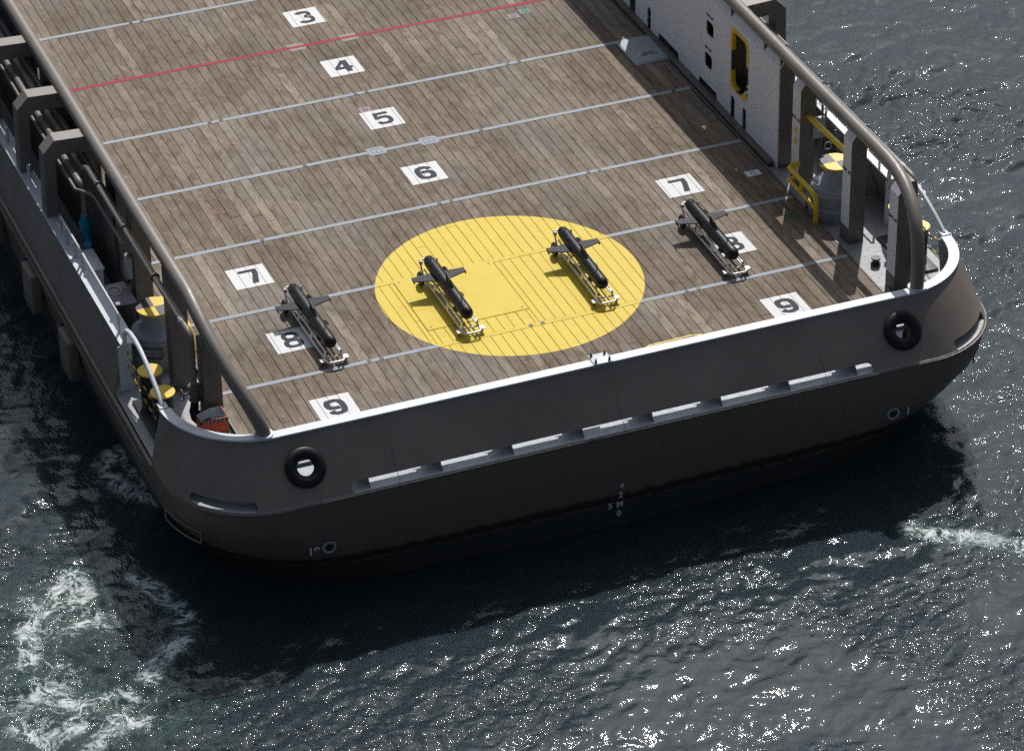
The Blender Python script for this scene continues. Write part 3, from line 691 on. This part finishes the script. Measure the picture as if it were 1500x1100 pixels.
    # service pipes along the outside
    for dx, z, r_, ye in ((8.62, 2.36, .075, 10.3), (8.86, 2.34, .075, 10.0), (9.02, 2.30, .04, 9.6), (8.5, 2.5, .025, 7.2)):
        pth = [(s*dx, 40, z), (s*dx, ye, z)]
        if ye == 10.0: pth += [(s*dx, 9.9, z), (s*(dx-.03), 9.75, z-.05), (s*(dx-.05), 9.7, z-.2), (s*(dx-.05), 9.7, z-1.0)]
        if ye == 9.6: pth += [(s*8.75, 9.3, z-.02), (s*8.70, 9.1, z-.03), (s*8.70, 6.9, z-.03)]
        if ye == 10.3: pth = [(s*8.62, 40, z), (s*8.62, 10.5, z), (s*8.62, 10.25, z+.06), (s*8.62, 10.0, z+.22), (s*8.62, 9.8, z+.27), (s*8.62, 2.28, z+.27)]+[(s*8.62, 2.28-.26*math.sin(a), z+.27-.26*(1-math.cos(a))) for a in np.linspace(.3, math.pi/2, 5)]+[(s*8.62, 2.02, 1.2)]
        pp_ = MB().tube(pth, r_, 12).build('service_pipe', 'taupe', ship, smooth=60)
        if r_ > .05:
            for y in ((4.6, 6.9, 9.0, 12.2, 14.3) if ye == 10.3 else (12.2, 14.3)):
                MB().lathe([(r_+.035, -.03), (r_+.035, .03)], (0, 0, 0), 16, Matrix.Rotation(R(90), 4, 'X')).build('pipe_flange', 'brown', pp_).location = (s*dx, y, z+(.27 if y < 10.2 and ye == 10.3 else 0))
            for y in ((2.6, 13.75) if ye == 10.3 else (13.75,)):
                for j in range(2): MB().lathe([(r_+.003, -.025), (r_+.003, .025)], (0, 0, 0), 16, Matrix.Rotation(R(90), 4, 'X')).build('pipe_band', 'cap', pp_).location = (s*dx, y+j*.09, z+(.27 if y < 10 else 0))
        if ye == 10.3:     # valve and hose end at the bottom of the drop
            MB().lathe([(.09, 0), (.14, .02), (.14, .06), (.10, .08), (.12, .2), (.10, .32), (.14, .34), (.14, .38), (.08, .40)], (s*8.62, 2.02, .98), 16).build('valve_body', 'brown', pp_)
            vw = MB().torus((s*8.90, 2.02, 1.18), .12, .02, Matrix.Rotation(R(90), 4, 'Y'), 18, 6); vw.tube([(s*8.64, 2.02, 1.18), (s*8.90, 2.02, 1.18)], .02, 6); vw.build('valve_wheel', 'brown' if s < 0 else 'purple', pp_)
            MB().tube([(s*8.62, 2.02, .98), (s*8.64, 2.0, .88), (s*8.68, 1.96, .74), (s*8.68, 1.86, .64), (s*8.64, 1.74, .62), (s*8.56, 1.66, .70), (s*8.52, 1.60, .76)], [.09, .09, .10, .10, .10, .11, .12], 14).build('hose_end', 'rubber', pp_, smooth=60)
    # yellow cross bar and low hoop guard beside the capstan
    MB().tube([(s*8.30, 7.05, 1.86), (s*8.30, 4.5, 1.95)], .07, 12).build('yellow_bar', 'yel', rail)
    gx = s*7.72
    MB().tube([(gx+s*.30, 6.72, .72), (gx+s*.12, 6.76, .72), (gx, 6.66, .71), (gx-.0, 6.5, .70), (gx, 5.42, .70), (gx, 5.28, .66), (gx, 5.20, .55), (gx, 5.18, -.01)], .062, 12).build('hoop_guard', 'yel', ship, smooth=60, label='yellow tubular guard hoop beside the capstan')
    g2 = ship.children[-1]
    gg = [o for o in ship.children if o.name.startswith('hoop_guard')][-1]
    MB().tube([(gx+s*.2, 6.74, .40), (gx, 6.64, .38), (gx, 6.48, .37), (gx, 5.2, .36)], .055, 10).build('lower_bar', 'yel', gg, smooth=60)
    MB().tube([(gx, 6.0, .37), (gx, 6.0, .70)], .05, 10).build('upright', 'yel', gg)

# ------------------------------------------------------------------ ship: capstans, bollards, lockers
def capstan(s):
    e = link('capstan', None, ship); e.location = (s*8.42, 5.62, -.124); e['label'] = 'grey capstan with a yellow and black quartered top disc'
    MB().lathe([(.62, 0), (.62, .30), (.58, .34), (.56, .36), (.56, .62), (.60, .65), (.60, .71), (.57, .74), (.57, .80), (.52, .84), (.45, .855)], seg=40).build('base', 'grey', e)
    MB().lathe([(.445, .856), (.40, .875), (.345, .92), (.305, .98), (.285, 1.06), (.28, 1.16), (.285, 1.28), (.30, 1.34)], seg=36).build('drum', 'grey', e)
    d = MB(); ns = 48
    for k in range(ns):
        a0, a1 = 2*math.pi*k/ns, 2*math.pi*(k+1)/ns
        d.add([(0, 0, 1.39), (.41*math.cos(a0), .41*math.sin(a0), 1.39), (.41*math.cos(a1), .41*math.sin(a1), 1.39)], [(0, 1, 2)], mi=((k*4)//ns) % 2)
        d.add([(.41*math.cos(a0), .41*math.sin(a0), 1.39), (.41*math.cos(a0), .41*math.sin(a0), 1.34), (.41*math.cos(a1), .41*math.sin(a1), 1.34), (.41*math.cos(a1), .41*math.sin(a1), 1.39)], [(0, 1, 2, 3)], mi=0)
        d.add([(0, 0, 1.34), (.41*math.cos(a1), .41*math.sin(a1), 1.34), (.41*math.cos(a0), .41*math.sin(a0), 1.34)], [(0, 1, 2)], mi=0)
    d.build('top_disc', ['yel', 'black'], e, smooth=0, fix=False)
    a = R(-115) if s < 0 else R(-75)
    q = MB(); mt = Matrix.Rotation(a, 4, 'Z'); q.box((.555, -.22, .40), (.60, .22, .64), mat=mt); q.build('access_plate', 'grey', e, bevel=.015)
    MB().tube([tuple(mt @ Vector(p)) for p in ((.605, -.22, .40), (.605, .22, .40), (.605, .22, .64), (.605, -.22, .64))], .012, 6, closed=True).build('plate_gasket', 'textdk', e)
    for k in range(8):
        mt = Matrix.Rotation(k*math.pi/4+.2, 4, 'Z'); MB().box((.55, -.012, 0), (.70, .012, .3), mat=mt).build('base_rib', 'grey', e, smooth=0)
for s in (-1, 1): capstan(s)
def bollard(s, y):
    e = link('mooring_bollard', None, ship); e.location = (s*9.14, y, -.124)
    MB().lathe([(.30, 0), (.30, .05), (.235, .07), (.235, 1.0)], seg=28).build('barrel', 'black', e)
    MB().lathe([(.275, 1.0), (.275, 1.035), (.0, 1.036)], seg=28, cap=False).build('cap_plate', 'yel', e)
for s in (-1, 1):
    for y in (3.66, 2.72): bollard(s, y)
    MB().box((s*9.14-.34, 2.25, -.123), (s*9.14+.34, 4.1, -.06)).build('bollard_bed', 'black', ship, bevel=.01)
    # pedestal roller at the wing deck
    MB().lathe([(.12, 0), (.12, .05), (.07, .07), (.07, .14), (.11, .16), (.11, .2)], (s*8.25, 3.05, -.124), 16).build('deck_eye', 'black', ship)
    MB().box((s*8.75-.1, 3.0, -.123), (s*8.75+.15, 3.2, -.118)).build('deck_stencil', 'brown', ship, smooth=0)
# vertical vent pipe with hand wheel on the starboard wing
vp = MB().tube([(9.02, 3.62, -.124), (9.02, 3.62, 1.35)], .055, 12).build('vent_pipe', 'purple', ship)
MB().torus((9.02, 3.55, 1.42), .10, .03, Matrix.Rotation(R(60), 4, 'X'), 16, 6).build('hand_wheel', 'cap', vp)
MB().lathe([(.07, 0), (.12, .03), (.12, .10), (.08, .14), (.1, .26), (.07, .34)], (9.02, 3.62, -.05), 14).build('valve_body', 'purple', vp)
MB().torus((8.88, 3.5, .36), .10, .02, Matrix.Rotation(R(80), 4, 'Y'), 16, 6).build('hand_wheel', 'purple', vp)
# lockers on the port wing
lk = MB().box((-9.42, 8.0, -.124), (-8.92, 8.9, 1.02)).build('locker', 'white', ship, bevel=.02); MB().box((-9.45, 7.97, 1.022), (-8.89, 8.93, 1.07)).build('locker_lid', 'white', lk, bevel=.01)
cs_ = MB().box((-9.22, 6.45, -.123), (-8.62, 7.35, .93)).build('winch_console', 'dark', ship, bevel=.05); MB().box((-9.25, 6.42, .932), (-8.59, 7.38, 1.0)).build('console_lid', 'purple', cs_, bevel=.03, label='dull plum console lid')
MB().torus((-8.95, 7.0, 1.03), .16, .012, Matrix.Diagonal((1, 1.2, 1, 1)), 20, 6).build('console_handle', 'cap', cs_)
MB().box((-8.99, 6.95, 1.001), (-8.87, 7.1, 1.006)).build('console_plate', 'stripe', cs_, smooth=0)
gr = MB()
for y in np.arange(5.85, 6.45, .06): gr.box((-9.2, y, .30), (-8.75, y+.015, .33))
for x in np.arange(-9.2, -8.74, .11): gr.box((x, 5.85, .335), (x+.012, 6.43, .345))
gr.build('step_grating', 'dark', ship, smooth=0); MB().box((-9.22, 5.80, -.124), (-8.73, 5.84, .35)).build('grating_edge', 'yel', ship, smooth=0)
# starboard wing fittings: horn, box, small pipes
hn = MB().lathe([(.03, 0), (.04, .06), (.08, .16), (.15, .22), (.13, .225), (.05, .1)], (0, 0, 0), 20, Matrix.Rotation(R(70), 4, 'X'), cap=False).build('horn', 'grey', ship); hn.location = (8.62, 7.0, 2.28)
jb = MB().box((8.40, 6.82, 1.25), (8.72, 6.94, 1.80)).build('junction_box', 'grey', ship, bevel=.02)
for zz_ in (1.6, 1.45): MB().box((8.50, 6.812, zz_), (8.62, 6.818, zz_+.06)).build('box_label', 'cap', jb, smooth=0)
for dx, z0, z1, r_ in ((.0, .2, 1.25, .02), (.07, .3, 2.1, .025), (.16, .2, 1.9, .018)): MB().tube([(8.60+dx, 6.9, z0), (8.60+dx, 6.9, z1), (8.60+dx, 7.3, z1+.03)], r_, 8).build('conduit', 'brown', jb)
MB().torus((8.78, 6.78, 1.02), .09, .016, Matrix.Rotation(R(80), 4, 'X'), 16, 6).build('hand_wheel', 'grey', jb)
lp = MB().lathe([(.05, 0), (.09, .02), (.09, .16), (.05, .2)], (8.86, 6.8, 1.95), 12).build('guarded_lamp', 'cap', ship)
for k in range(6): MB().tube([(8.86+.11*math.cos(k*1.05), 6.8+.11*math.sin(k*1.05), 1.94), (8.86+.11*math.cos(k*1.05), 6.8+.11*math.sin(k*1.05), 2.18)], .008, 5).build('lamp_cage', 'brown', lp)
# same kind of box and cable loop on the port rail
pb = MB().box((-8.62, 6.95, 1.25), (-8.48, 7.25, 1.8)).build('junction_box', 'grey', ship, bevel=.02)
MB().tube([(-8.55, 8.1, 2.3), (-8.6, 7.9, 2.2), (-8.62, 7.7, 1.6), (-8.62, 7.6, 1.15), (-8.6, 7.4, 1.0), (-8.56, 7.15, 1.05), (-8.55, 7.1, 1.25)], .03, 8).build('cable_loop', 'rubber', pb, smooth=60)
# blue filling elbow on the port side
be = MB().tube([(-8.82, 9.72, 1.52), (-8.82, 9.72, 1.05), (-8.82, 9.66, .92), (-8.82, 9.5, .88), (-8.88, 9.3, .92), (-8.95, 9.2, 1.0)], .10, 14).build('blue_elbow', 'blue', ship, smooth=60, label='bright blue pipe elbow on the port wing')
for z in (1.28, 1.12): MB().lathe([(.155, 0), (.155, .05)], (-8.82, 9.72, z), 18).build('elbow_flange', 'blue', be)

# ------------------------------------------------------------------ orange drip box
ob = thing('drip_box', 'open orange-red steel box with hazard striped bands by the port quarter', 'box', (-8.45, 1.40, .50))
pent = [(-.32, .07), (-.31, -.22), (.30, -.25), (.30, .22), (.04, .24)]
def wallp(z0, z1, k): return [(x*k, y*k, z) for x, y in pent for z in (z0, z1)]
q = MB(); t_ = .955
for i in range(5):
    a, c = pent[i], pent[(i+1) % 5]
    q.add([(a[0], a[1], 0), (c[0], c[1], 0), (c[0], c[1], .46), (a[0], a[1], .46), (a[0]*t_, a[1]*t_, 0), (c[0]*t_, c[1]*t_, 0), (c[0]*t_, c[1]*t_, .46), (a[0]*t_, a[1]*t_, .46)], [(0, 1, 2, 3), (3, 2, 6, 7)], 0)
    q.add([(a[0]*t_, a[1]*t_, 0), (c[0]*t_, c[1]*t_, 0), (c[0]*t_, c[1]*t_, .46), (a[0]*t_, a[1]*t_, .46)], [(0, 1, 2, 3)], 1)
q.add([(x, y, .005) for x, y in pent], [(0, 1, 2, 3, 4)], 1); q.add([(x, y, 0) for x, y in pent], [(4, 3, 2, 1, 0)], 0)
q.build('shell', ['orange', 'cap'], ob, smooth=0, fix=False)
for z0 in (.03, .36):
    for (ax, ay), (bx, by), cnt in ((pent[1], pent[2], 7), (pent[0], pent[1], 3)):
        dv = Vector((bx-ax, by-ay, 0)); nv = Vector((dv.y, -dv.x, 0)).normalized()*.004
        sb_ = MB(); wv = 1/(cnt*2)
        for k in range(cnt*2):
            p0 = Vector((ax, ay, 0))+dv*(k*wv)+nv; p1 = Vector((ax, ay, 0))+dv*((k+1)*wv)+nv; shx = dv.normalized()*.035
            sb_.add([(p0+Vector((0, 0, z0)))[:], (p1+Vector((0, 0, z0)))[:], (p1+shx*(1 if k < cnt*2-1 else 0)+Vector((0, 0, z0+.075)))[:], (p0+shx*(1 if k else 0)+Vector((0, 0, z0+.075)))[:]], [(0, 1, 2, 3)], k % 2)
        sb_.build('hazard_band', ['black', 'stripe'], ob, smooth=0, fix=False)
MB().box((-.20, .02, -.6), (.20, .10, 0)).build('bracket', 'black', ob, smooth=0); MB().box((-.25, -.05, -.623), (.25, .2, -.58)).build('foot', 'black', ob, smooth=0)

# ------------------------------------------------------------------ underwater drones on carts
def lathe_y(prof, seg=28):         # profile (radius, y)
    return MB().lathe([(r, -y) for r, y in prof], seg=seg, mat=Matrix.Rotation(R(90), 4, 'X'), cap=True)
AX = .44; BR = .15
def make_drone():
    e = thing('underwater_drone', 'x', 'drone')
    prof = [(.004, -1.445), (.06, -1.435), (.10, -1.41), (.13, -1.365), (.145, -1.30), (BR, -1.21), (BR, .72), (.147, .95), (.138, 1.12), (.126, 1.20), (.10, 1.255), (.065, 1.28), (.004, 1.285)]
    b = lathe_y(prof); b.v = [(x, y, z+AX) for x, y, z in b.v]; body = b.build('body', 'drone', e, smooth=50)
    for y in (-.95, -.35, .35, .70):
        r = MB().lathe([(BR+.001, -.006), (BR+.001, .006)], (0, y, AX), 28, Matrix.Rotation(R(90), 4, 'X'), cap=False).build('hull_joint', 'textdk', body)
    for s in (-1, 1):              # swept wings with drooped tips
        zt, th = AX-.02, .014
        pl = [(s*.10, .66), (s*.10, .26), (s*.62, .44), (s*.635, .62)]
        q = MB(); q.prism(pl, lambda p: (p[0], p[1], zt-th), lambda p: (p[0], p[1], zt+th)); q.build('wing', 'wing', e, smooth=0, bevel=.008)
        MB().prism([(.40, -.0), (.64, .0), (.60, -.055), (.44, -.055)] if False else [(.40, .02), (.65, .02), (.56, -.05), (.42, -.06)], lambda p: (s*.628-.006, p[0], zt+p[1]), lambda p: (s*.628+.006, p[0], zt+p[1])).build('wing_tip', 'wing', e, smooth=0)
    fin = [(-.46, .10), (-.06, .10), (-.06, .20), (.06, .33), (-.12, .34), (-.34, .22)]
    fin = [(-.40, .10), (.12, .10), (.12, .16), (.10, .34), (.04, .34), (-.14, .28), (-.28, .18)]
    MB().prism(fin, lambda p: (-.018, p[0]-.10, AX+p[1]), lambda p: (.018, p[0]-.10, AX+p[1])).build('dorsal_fin', 'drone', e, smooth=0, bevel=.006)
    MB().tube([(0, -.98, AX+.12), (0, -.96, AX+.26)], [.014, .008], 8).build('aerial', 'drone', e)
    MB().tube([(0, 1.02, AX+.10), (0, 1.04, AX+.23)], [.014, .008], 8).build('aerial', 'drone', e)
    for s in (-1, 1):
        MB().lathe([(.02, 0), (.02, .02), (.012, .02), (.012, .01)], (s*.055, -1.35, AX+.085), 10).build('nose_sensor', 'alu' if s > 0 else 'textdk', e)
    MB().tube([(.0, -1.30, AX+.10), (0, -1.31, AX+.18)], .014, 8).build('nose_post', 'drone', e)
    MB().box((-.136, -.62, AX+.02), (-.128, -.55, AX+.06)).build('maker_plate', 'wing', e, smooth=0)
    return e
def make_cart():
    e = thing('transport_cart', 'x', 'cart')
    for s in (-1, 1):
        x = s*.165; xo = s*.205
        MB().tube([(x, 1.05, .31), (x, -1.50, .29)], .021, 8).build('upper_rail', 'alu', e)
        MB().tube([(xo, 1.20, .46), (xo, 1.18, .38), (xo, 1.02, .17), (xo, .9, .145), (xo, -1.60, .145)], .023, 8).build('lower_rail', 'alu', e, smooth=60)
        for y in (-1.46, -.55, .30): MB().prism([(s*.20, .14), (s*.215, .16), (s*.175, .31), (s*.15, .31)], lambda p: (p[0], y-.06, p[1]), lambda p: (p[0], y+.06, p[1])).build('upright', 'alu', e, smooth=0)
        w_ = MB().torus((s*.30, .93, .172), .122, .05, Matrix.Rotation(R(90), 4, 'Y'), 26, 10).build('wheel', 'rubber', e)
        MB().lathe([(.085, -.03), (.085, .03)], (s*.30, .93, .172), 16, Matrix.Rotation(R(90), 4, 'Y')).build('hub', 'alu', w_)
        MB().box((s*.27-.06, -1.60, .112), (s*.27+.06, -1.46, .147)).build('caster_plate', 'alu', e, bevel=.004)
        cw_ = MB().torus((s*.28, -1.50, .052), .034, .018, Matrix.Rotation(R(90), 4, 'Y'), 16, 8).build('caster_wheel', 'rubber', e)
        MB().prism([(-1.54, .112), (-1.46, .112), (-1.48, .05), (-1.52, .05)], lambda p: (s*.28-.026, p[0], p[1]), lambda p: (s*.28+.026, p[0], p[1])).build('caster_fork', 'black', cw_, smooth=0)
        MB().lathe([(.024, 0), (.024, .03)], (x, -1.50, .29), 8, Matrix.Rotation(R(90), 4, 'X')).build('rail_plug', 'black', e)
    MB().tube([(-.205, -1.58, .145), (-.195, -1.66, .145), (-.14, -1.71, .145), (.14, -1.71, .145), (.195, -1.66, .145), (.205, -1.58, .145)], .026, 10).build('front_bumper', 'alu', e, smooth=60)
    MB().tube([(-.29, .93, .172), (.29, .93, .172)], .018, 8).build('axle', 'alu', e)
    for y, z in ((-1.48, .15), (-.3, .15), (.5, .15)): MB().tube([(-.20, y, z), (.20, y, z)], .018, 8).build('cross_bar', 'alu', e)
    MB().tube([(-.205, 1.20, .46), (-.16, 1.23, .48), (-.10, 1.24, .48)], .021, 8).build('push_handle', 'alu', e, smooth=60)
    MB().box((-.24, 1.13, .40), (-.17, 1.23, .49)).build('handle_clamp', 'grey', e, bevel=.01)
    for y in (-.85, .60):           # cradles that carry the hull
        pr = [(-.175, .30), (-.16, .345)]+[(-.152*math.cos(R(a)), AX-.152*math.sin(R(a))) for a in range(25, 160, 15)]+[(.16, .345), (.175, .30), (.10, .24), (-.10, .24)]
        MB().prism(pr, lambda p: (p[0], y-.03, p[1]), lambda p: (p[0], y+.03, p[1])).build('cradle', 'black', e, smooth=0)
    return e
SPOTS = [(-4.90, 5.24, 0.6, 'beside the port figure 8'), (-1.62, 5.20, -.3, 'on the yellow square hatch'), (1.72, 5.22, -1.2, 'right of the hatch on the disc'), (5.00, 5.24, -.6, 'over the starboard figure 8')]
d0, c0_ = make_drone(), make_cart()
for i, (x, y, a, wh) in enumerate(SPOTS):
    d, c = (d0, c0_) if i == 0 else (copy_tree(d0), copy_tree(c0_))
    for o in (d, c): o.location = (x, y, .004); o.rotation_euler = (0, 0, R(a))
    tag(d, f'black winged underwater drone on the cart {wh}', 'drone', 'underwater drones lined up on the deck')
    tag(c, f'aluminium wheeled cart carrying a drone, {wh}', 'cart', 'drone carts lined up on the deck')

# ------------------------------------------------------------------ water
def water():
    cell = .066; x0, x1, y0, y1 = -19, 27, -16, 33
    nx, ny = int((x1-x0)/cell), int((y1-y0)/cell)
    def field(kind):
        kx = np.fft.fftfreq(nx, cell)*2*np.pi; ky = np.fft.fftfreq(ny, cell)*2*np.pi; KXX, KYY = np.meshgrid(kx, ky); k = np.hypot(KXX, KYY)+1e-6
        g = rng.standard_normal((ny, nx))+1j*rng.standard_normal((ny, nx))
        wd = np.array([.35, -.94]); cosf = (KXX*wd[0]+KYY*wd[1])/k
        if kind == 'chop': S = np.exp(-(2.2/k)**2)/k**2.2*(.25+.75*cosf**2)*np.exp(-(k/30)**2)
        elif kind == 'patch': S = np.exp(-(.6/k)**2)/k**2.2*np.exp(-(k/6)**2)
        else: S = np.exp(-(9.0/k)**2)/k**1.6*(.5+.5*cosf**2)*np.exp(-(k/34)**2)
        h = np.fft.ifft2(g*S).real; return h/h.std()
    h1 = field('chop'); h2 = field('ripple'); patch = field('patch')
    def slope(h): gy, gx = np.gradient(h, cell); return math.sqrt((gx**2+gy**2).mean()/2)
    h1 /= slope(h1); h2 /= slope(h2)           # unit rms slope
    X, Y = np.meshgrid(x0+cell*np.arange(nx), y0+cell*np.arange(ny))
    def sm(a, b, t): t = np.clip((t-a)/(b-a), 0, 1); return t*t*(3-2*t)
    # calmer slick astern of the ship, disturbed wash on the port quarter
    wash = np.exp(-(((X+11.3)/3.2)**2+((Y+3.2)/4.0)**2))
    slick = sm(-1.0, -4.5, Y)*sm(-9, -4, X)
    gust = (.18+.82*sm(-.8, 1.3, patch))*(1-slick)+slick*sm(-.55, 1.3, patch)
    H = h1*(.078+.040*gust)*(1-.45*slick)+h1*.04*wash+h2*(.025+.08*gust+.01*slick+.05*wash)
    swell = .05*np.sin(.55*(X*.35-Y*.94)+1.3*np.sin(.21*X))
    H += swell*(1-slick*.6)
    edge = sm(0, 4, np.minimum.reduce([X-x0, x1-X, Y-y0, y1-Y])); H *= edge
    lee = sm(0, 2.5, np.hypot(np.maximum(np.abs(X)-9.4, 0), np.maximum(-1.2-Y, 0))); H *= .55+.45*lee
    # keep the surface below the deck inside the hull (no effect outside)
    foam = np.zeros_like(H)
    lines = [[(60, 890), (95, 868), (130, 895), (160, 915)], [(45, 975), (40, 925), (62, 888)], [(200, 845), (240, 875), (272, 905), (265, 938), (235, 962), (218, 990)], [(55, 1015), (82, 1000), (98, 1030), (135, 1035), (185, 1022)],
             [(25, 1062), (70, 1082), (112, 1062)], [(140, 1095), (180, 1045), (205, 1052)], [(148, 682), (175, 662), (202, 690), (232, 722)], [(165, 702), (190, 722), (240, 735)], [(1335, 776), (1385, 782), (1430, 787), (1500, 798)], [(85, 870), (110, 845), (130, 870)], [(60, 900), (100, 910), (140, 905)]]
    for ln in lines:
        for (u0, v0), (u1, v1) in zip(ln[:-1], ln[1:]):
            for t in np.linspace(0, 1, 6):
                p = back(u0+(u1-u0)*t, v0+(v1-v0)*t, WZ); foam = np.maximum(foam, .95*np.exp(-(((X-p[0])/.30)**2+((Y-p[1])/.34)**2)))
    for u, v, rx, ry, a in ((90, 900, 1.5, 1.3, .50), (235, 915, .9, 1.1, .36), (50, 1020, 1.9, 1.8, .50), (185, 700, .9, .9, .34), (300, 940, 1.0, .8, .18), (190, 1050, 1.6, 1.2, .40), (120, 770, 1.3, .8, .14)):
        p = back(u, v, WZ); foam = np.maximum(foam, a*np.exp(-(((X-p[0])/rx)**2+((Y-p[1])/ry)**2)))
    verts = np.stack([X, Y, WZ+H], -1).reshape(-1, 3)
    idx = np.arange(nx*ny).reshape(ny, nx); q = np.stack([idx[:-1, :-1], idx[:-1, 1:], idx[1:, 1:], idx[1:, :-1]], -1).reshape(-1, 4)
    # outer sheet to the horizon, joined on the same border
    bx0, bx1, by0, by1 = X[0, 0], X[0, -1], Y[0, 0], Y[-1, 0]; L = 2500; o = len(verts)
    ext = [(-L, -L), (bx0, -L), (bx1, -L), (L, -L), (-L, by0), (L, by0), (-L, by1), (L, by1), (-L, L), (bx0, L), (bx1, L), (L, L), (bx0, by0), (bx1, by0), (bx0, by1), (bx1, by1)]
    verts = np.vstack([verts, [(a, b, WZ) for a, b in ext]])
    E_ = [(0, 1, 12, 4), (1, 2, 13, 12), (2, 3, 5, 13), (4, 12, 14, 6), (13, 5, 7, 15), (6, 14, 9, 8), (14, 15, 10, 9), (15, 7, 11, 10)]
    q = np.vstack([q, np.array(E_)+o])
    me = bpy.data.meshes.new('water'); me.vertices.add(len(verts)); me.vertices.foreach_set('co', verts.astype(np.float32).ravel())
    me.loops.add(q.size); me.loops.foreach_set('vertex_index', q.astype(np.int32).ravel()); me.polygons.add(len(q)); me.polygons.foreach_set('loop_start', np.arange(0, q.size, 4, dtype=np.int32)); me.polygons.foreach_set('loop_total', np.full(len(q), 4, np.int32))
    me.update(calc_edges=True); me.polygons.foreach_set('use_smooth', np.ones(len(q), bool))
    at = me.attributes.new('gust', 'FLOAT', 'POINT'); at.data.foreach_set('value', np.concatenate([(gust+.5*wash).ravel(), np.full(len(ext), .4)]).astype(np.float32))
    at = me.attributes.new('foam', 'FLOAT', 'POINT'); at.data.foreach_set('value', np.concatenate([foam.ravel(), np.zeros(len(ext))]).astype(np.float32))
    m = N('sea_water'); a = m.n('Attribute', attribute_name='foam'); fo = a.outputs['Fac']
    p = m.pos(); warp = m.n('TexNoise'); warp.inputs['Scale'].default_value = .9; warp.inputs['Detail'].default_value = 5; m.l(p, warp.inputs['Vector'])
    vm = m.n('VectorMath', operation='MULTIPLY_ADD'); m.l(warp.outputs['Color'], vm.inputs[0]); vm.inputs[1].default_value = (1.6, 1.6, 0); m.l(p, vm.inputs[2])
    f1 = m.noise(vm.outputs[0], 1.1, 10, .66, .35); f2 = m.noise(vm.outputs[0], 2.9, 9, .7, .5); f3 = m.noise(p, 9, 6, .75)
    def strings(f, w_): return m.rng(m.math('ABSOLUTE', m.math('SUBTRACT', f, .5)), 0, w_, 1, 0)
    lace = m.math('ADD', m.math('MULTIPLY', strings(f1, .05), .75), m.math('MULTIPLY', strings(f2, .06), .55))
    cloud = m.math('MULTIPLY', m.rng(f1, .52, .66, 0, 1), m.rng(f3, .35, .65, .25, 1))
    cov = m.math('MULTIPLY', m.rng(fo, .05, .85, 0, 1), m.math('ADD', lace, m.math('MULTIPLY', cloud, .8)))
    mask = m.rng(cov, .22, .85, 0, .95)
    c = m.mix(m.rng(fo, .0, .7, 0, .8), (.028, .043, .051), (.050, .098, .082))
    c = m.mix(mask, c, (.74, .79, .80)); m.col(c)
    m.b.inputs['Subsurface Weight'].default_value = 1.0; m.b.inputs['Subsurface Radius'].default_value = (.8, 1.0, 1.0); m.b.inputs['Subsurface Scale'].default_value = 1.0     # turbid harbour water
    m.set(Roughness=m.math('ADD', .025, m.math('MULTIPLY', mask, .6)), IOR=1.333); m.b.inputs['Specular IOR Level'].default_value = .5
    gu = m.n('Attribute', attribute_name='gust').outputs['Fac']
    n1 = m.noise(m.pos((1, .8, 1)), 13.0, 2, .55, .4)
    hgt = m.math('MULTIPLY', n1, m.math('ADD', .25, gu)); hgt = m.math('ADD', hgt, m.math('MULTIPLY', mask, .5))
    m.bump(hgt, 1.0, .016)
    me.materials.append(m.m); o = link('water', me); o['kind'] = 'structure'; o['label'] = 'dark choppy sea with sun glitter and pale foam off the port quarter'; o['category'] = 'water'
water()
print('planks', nplank)
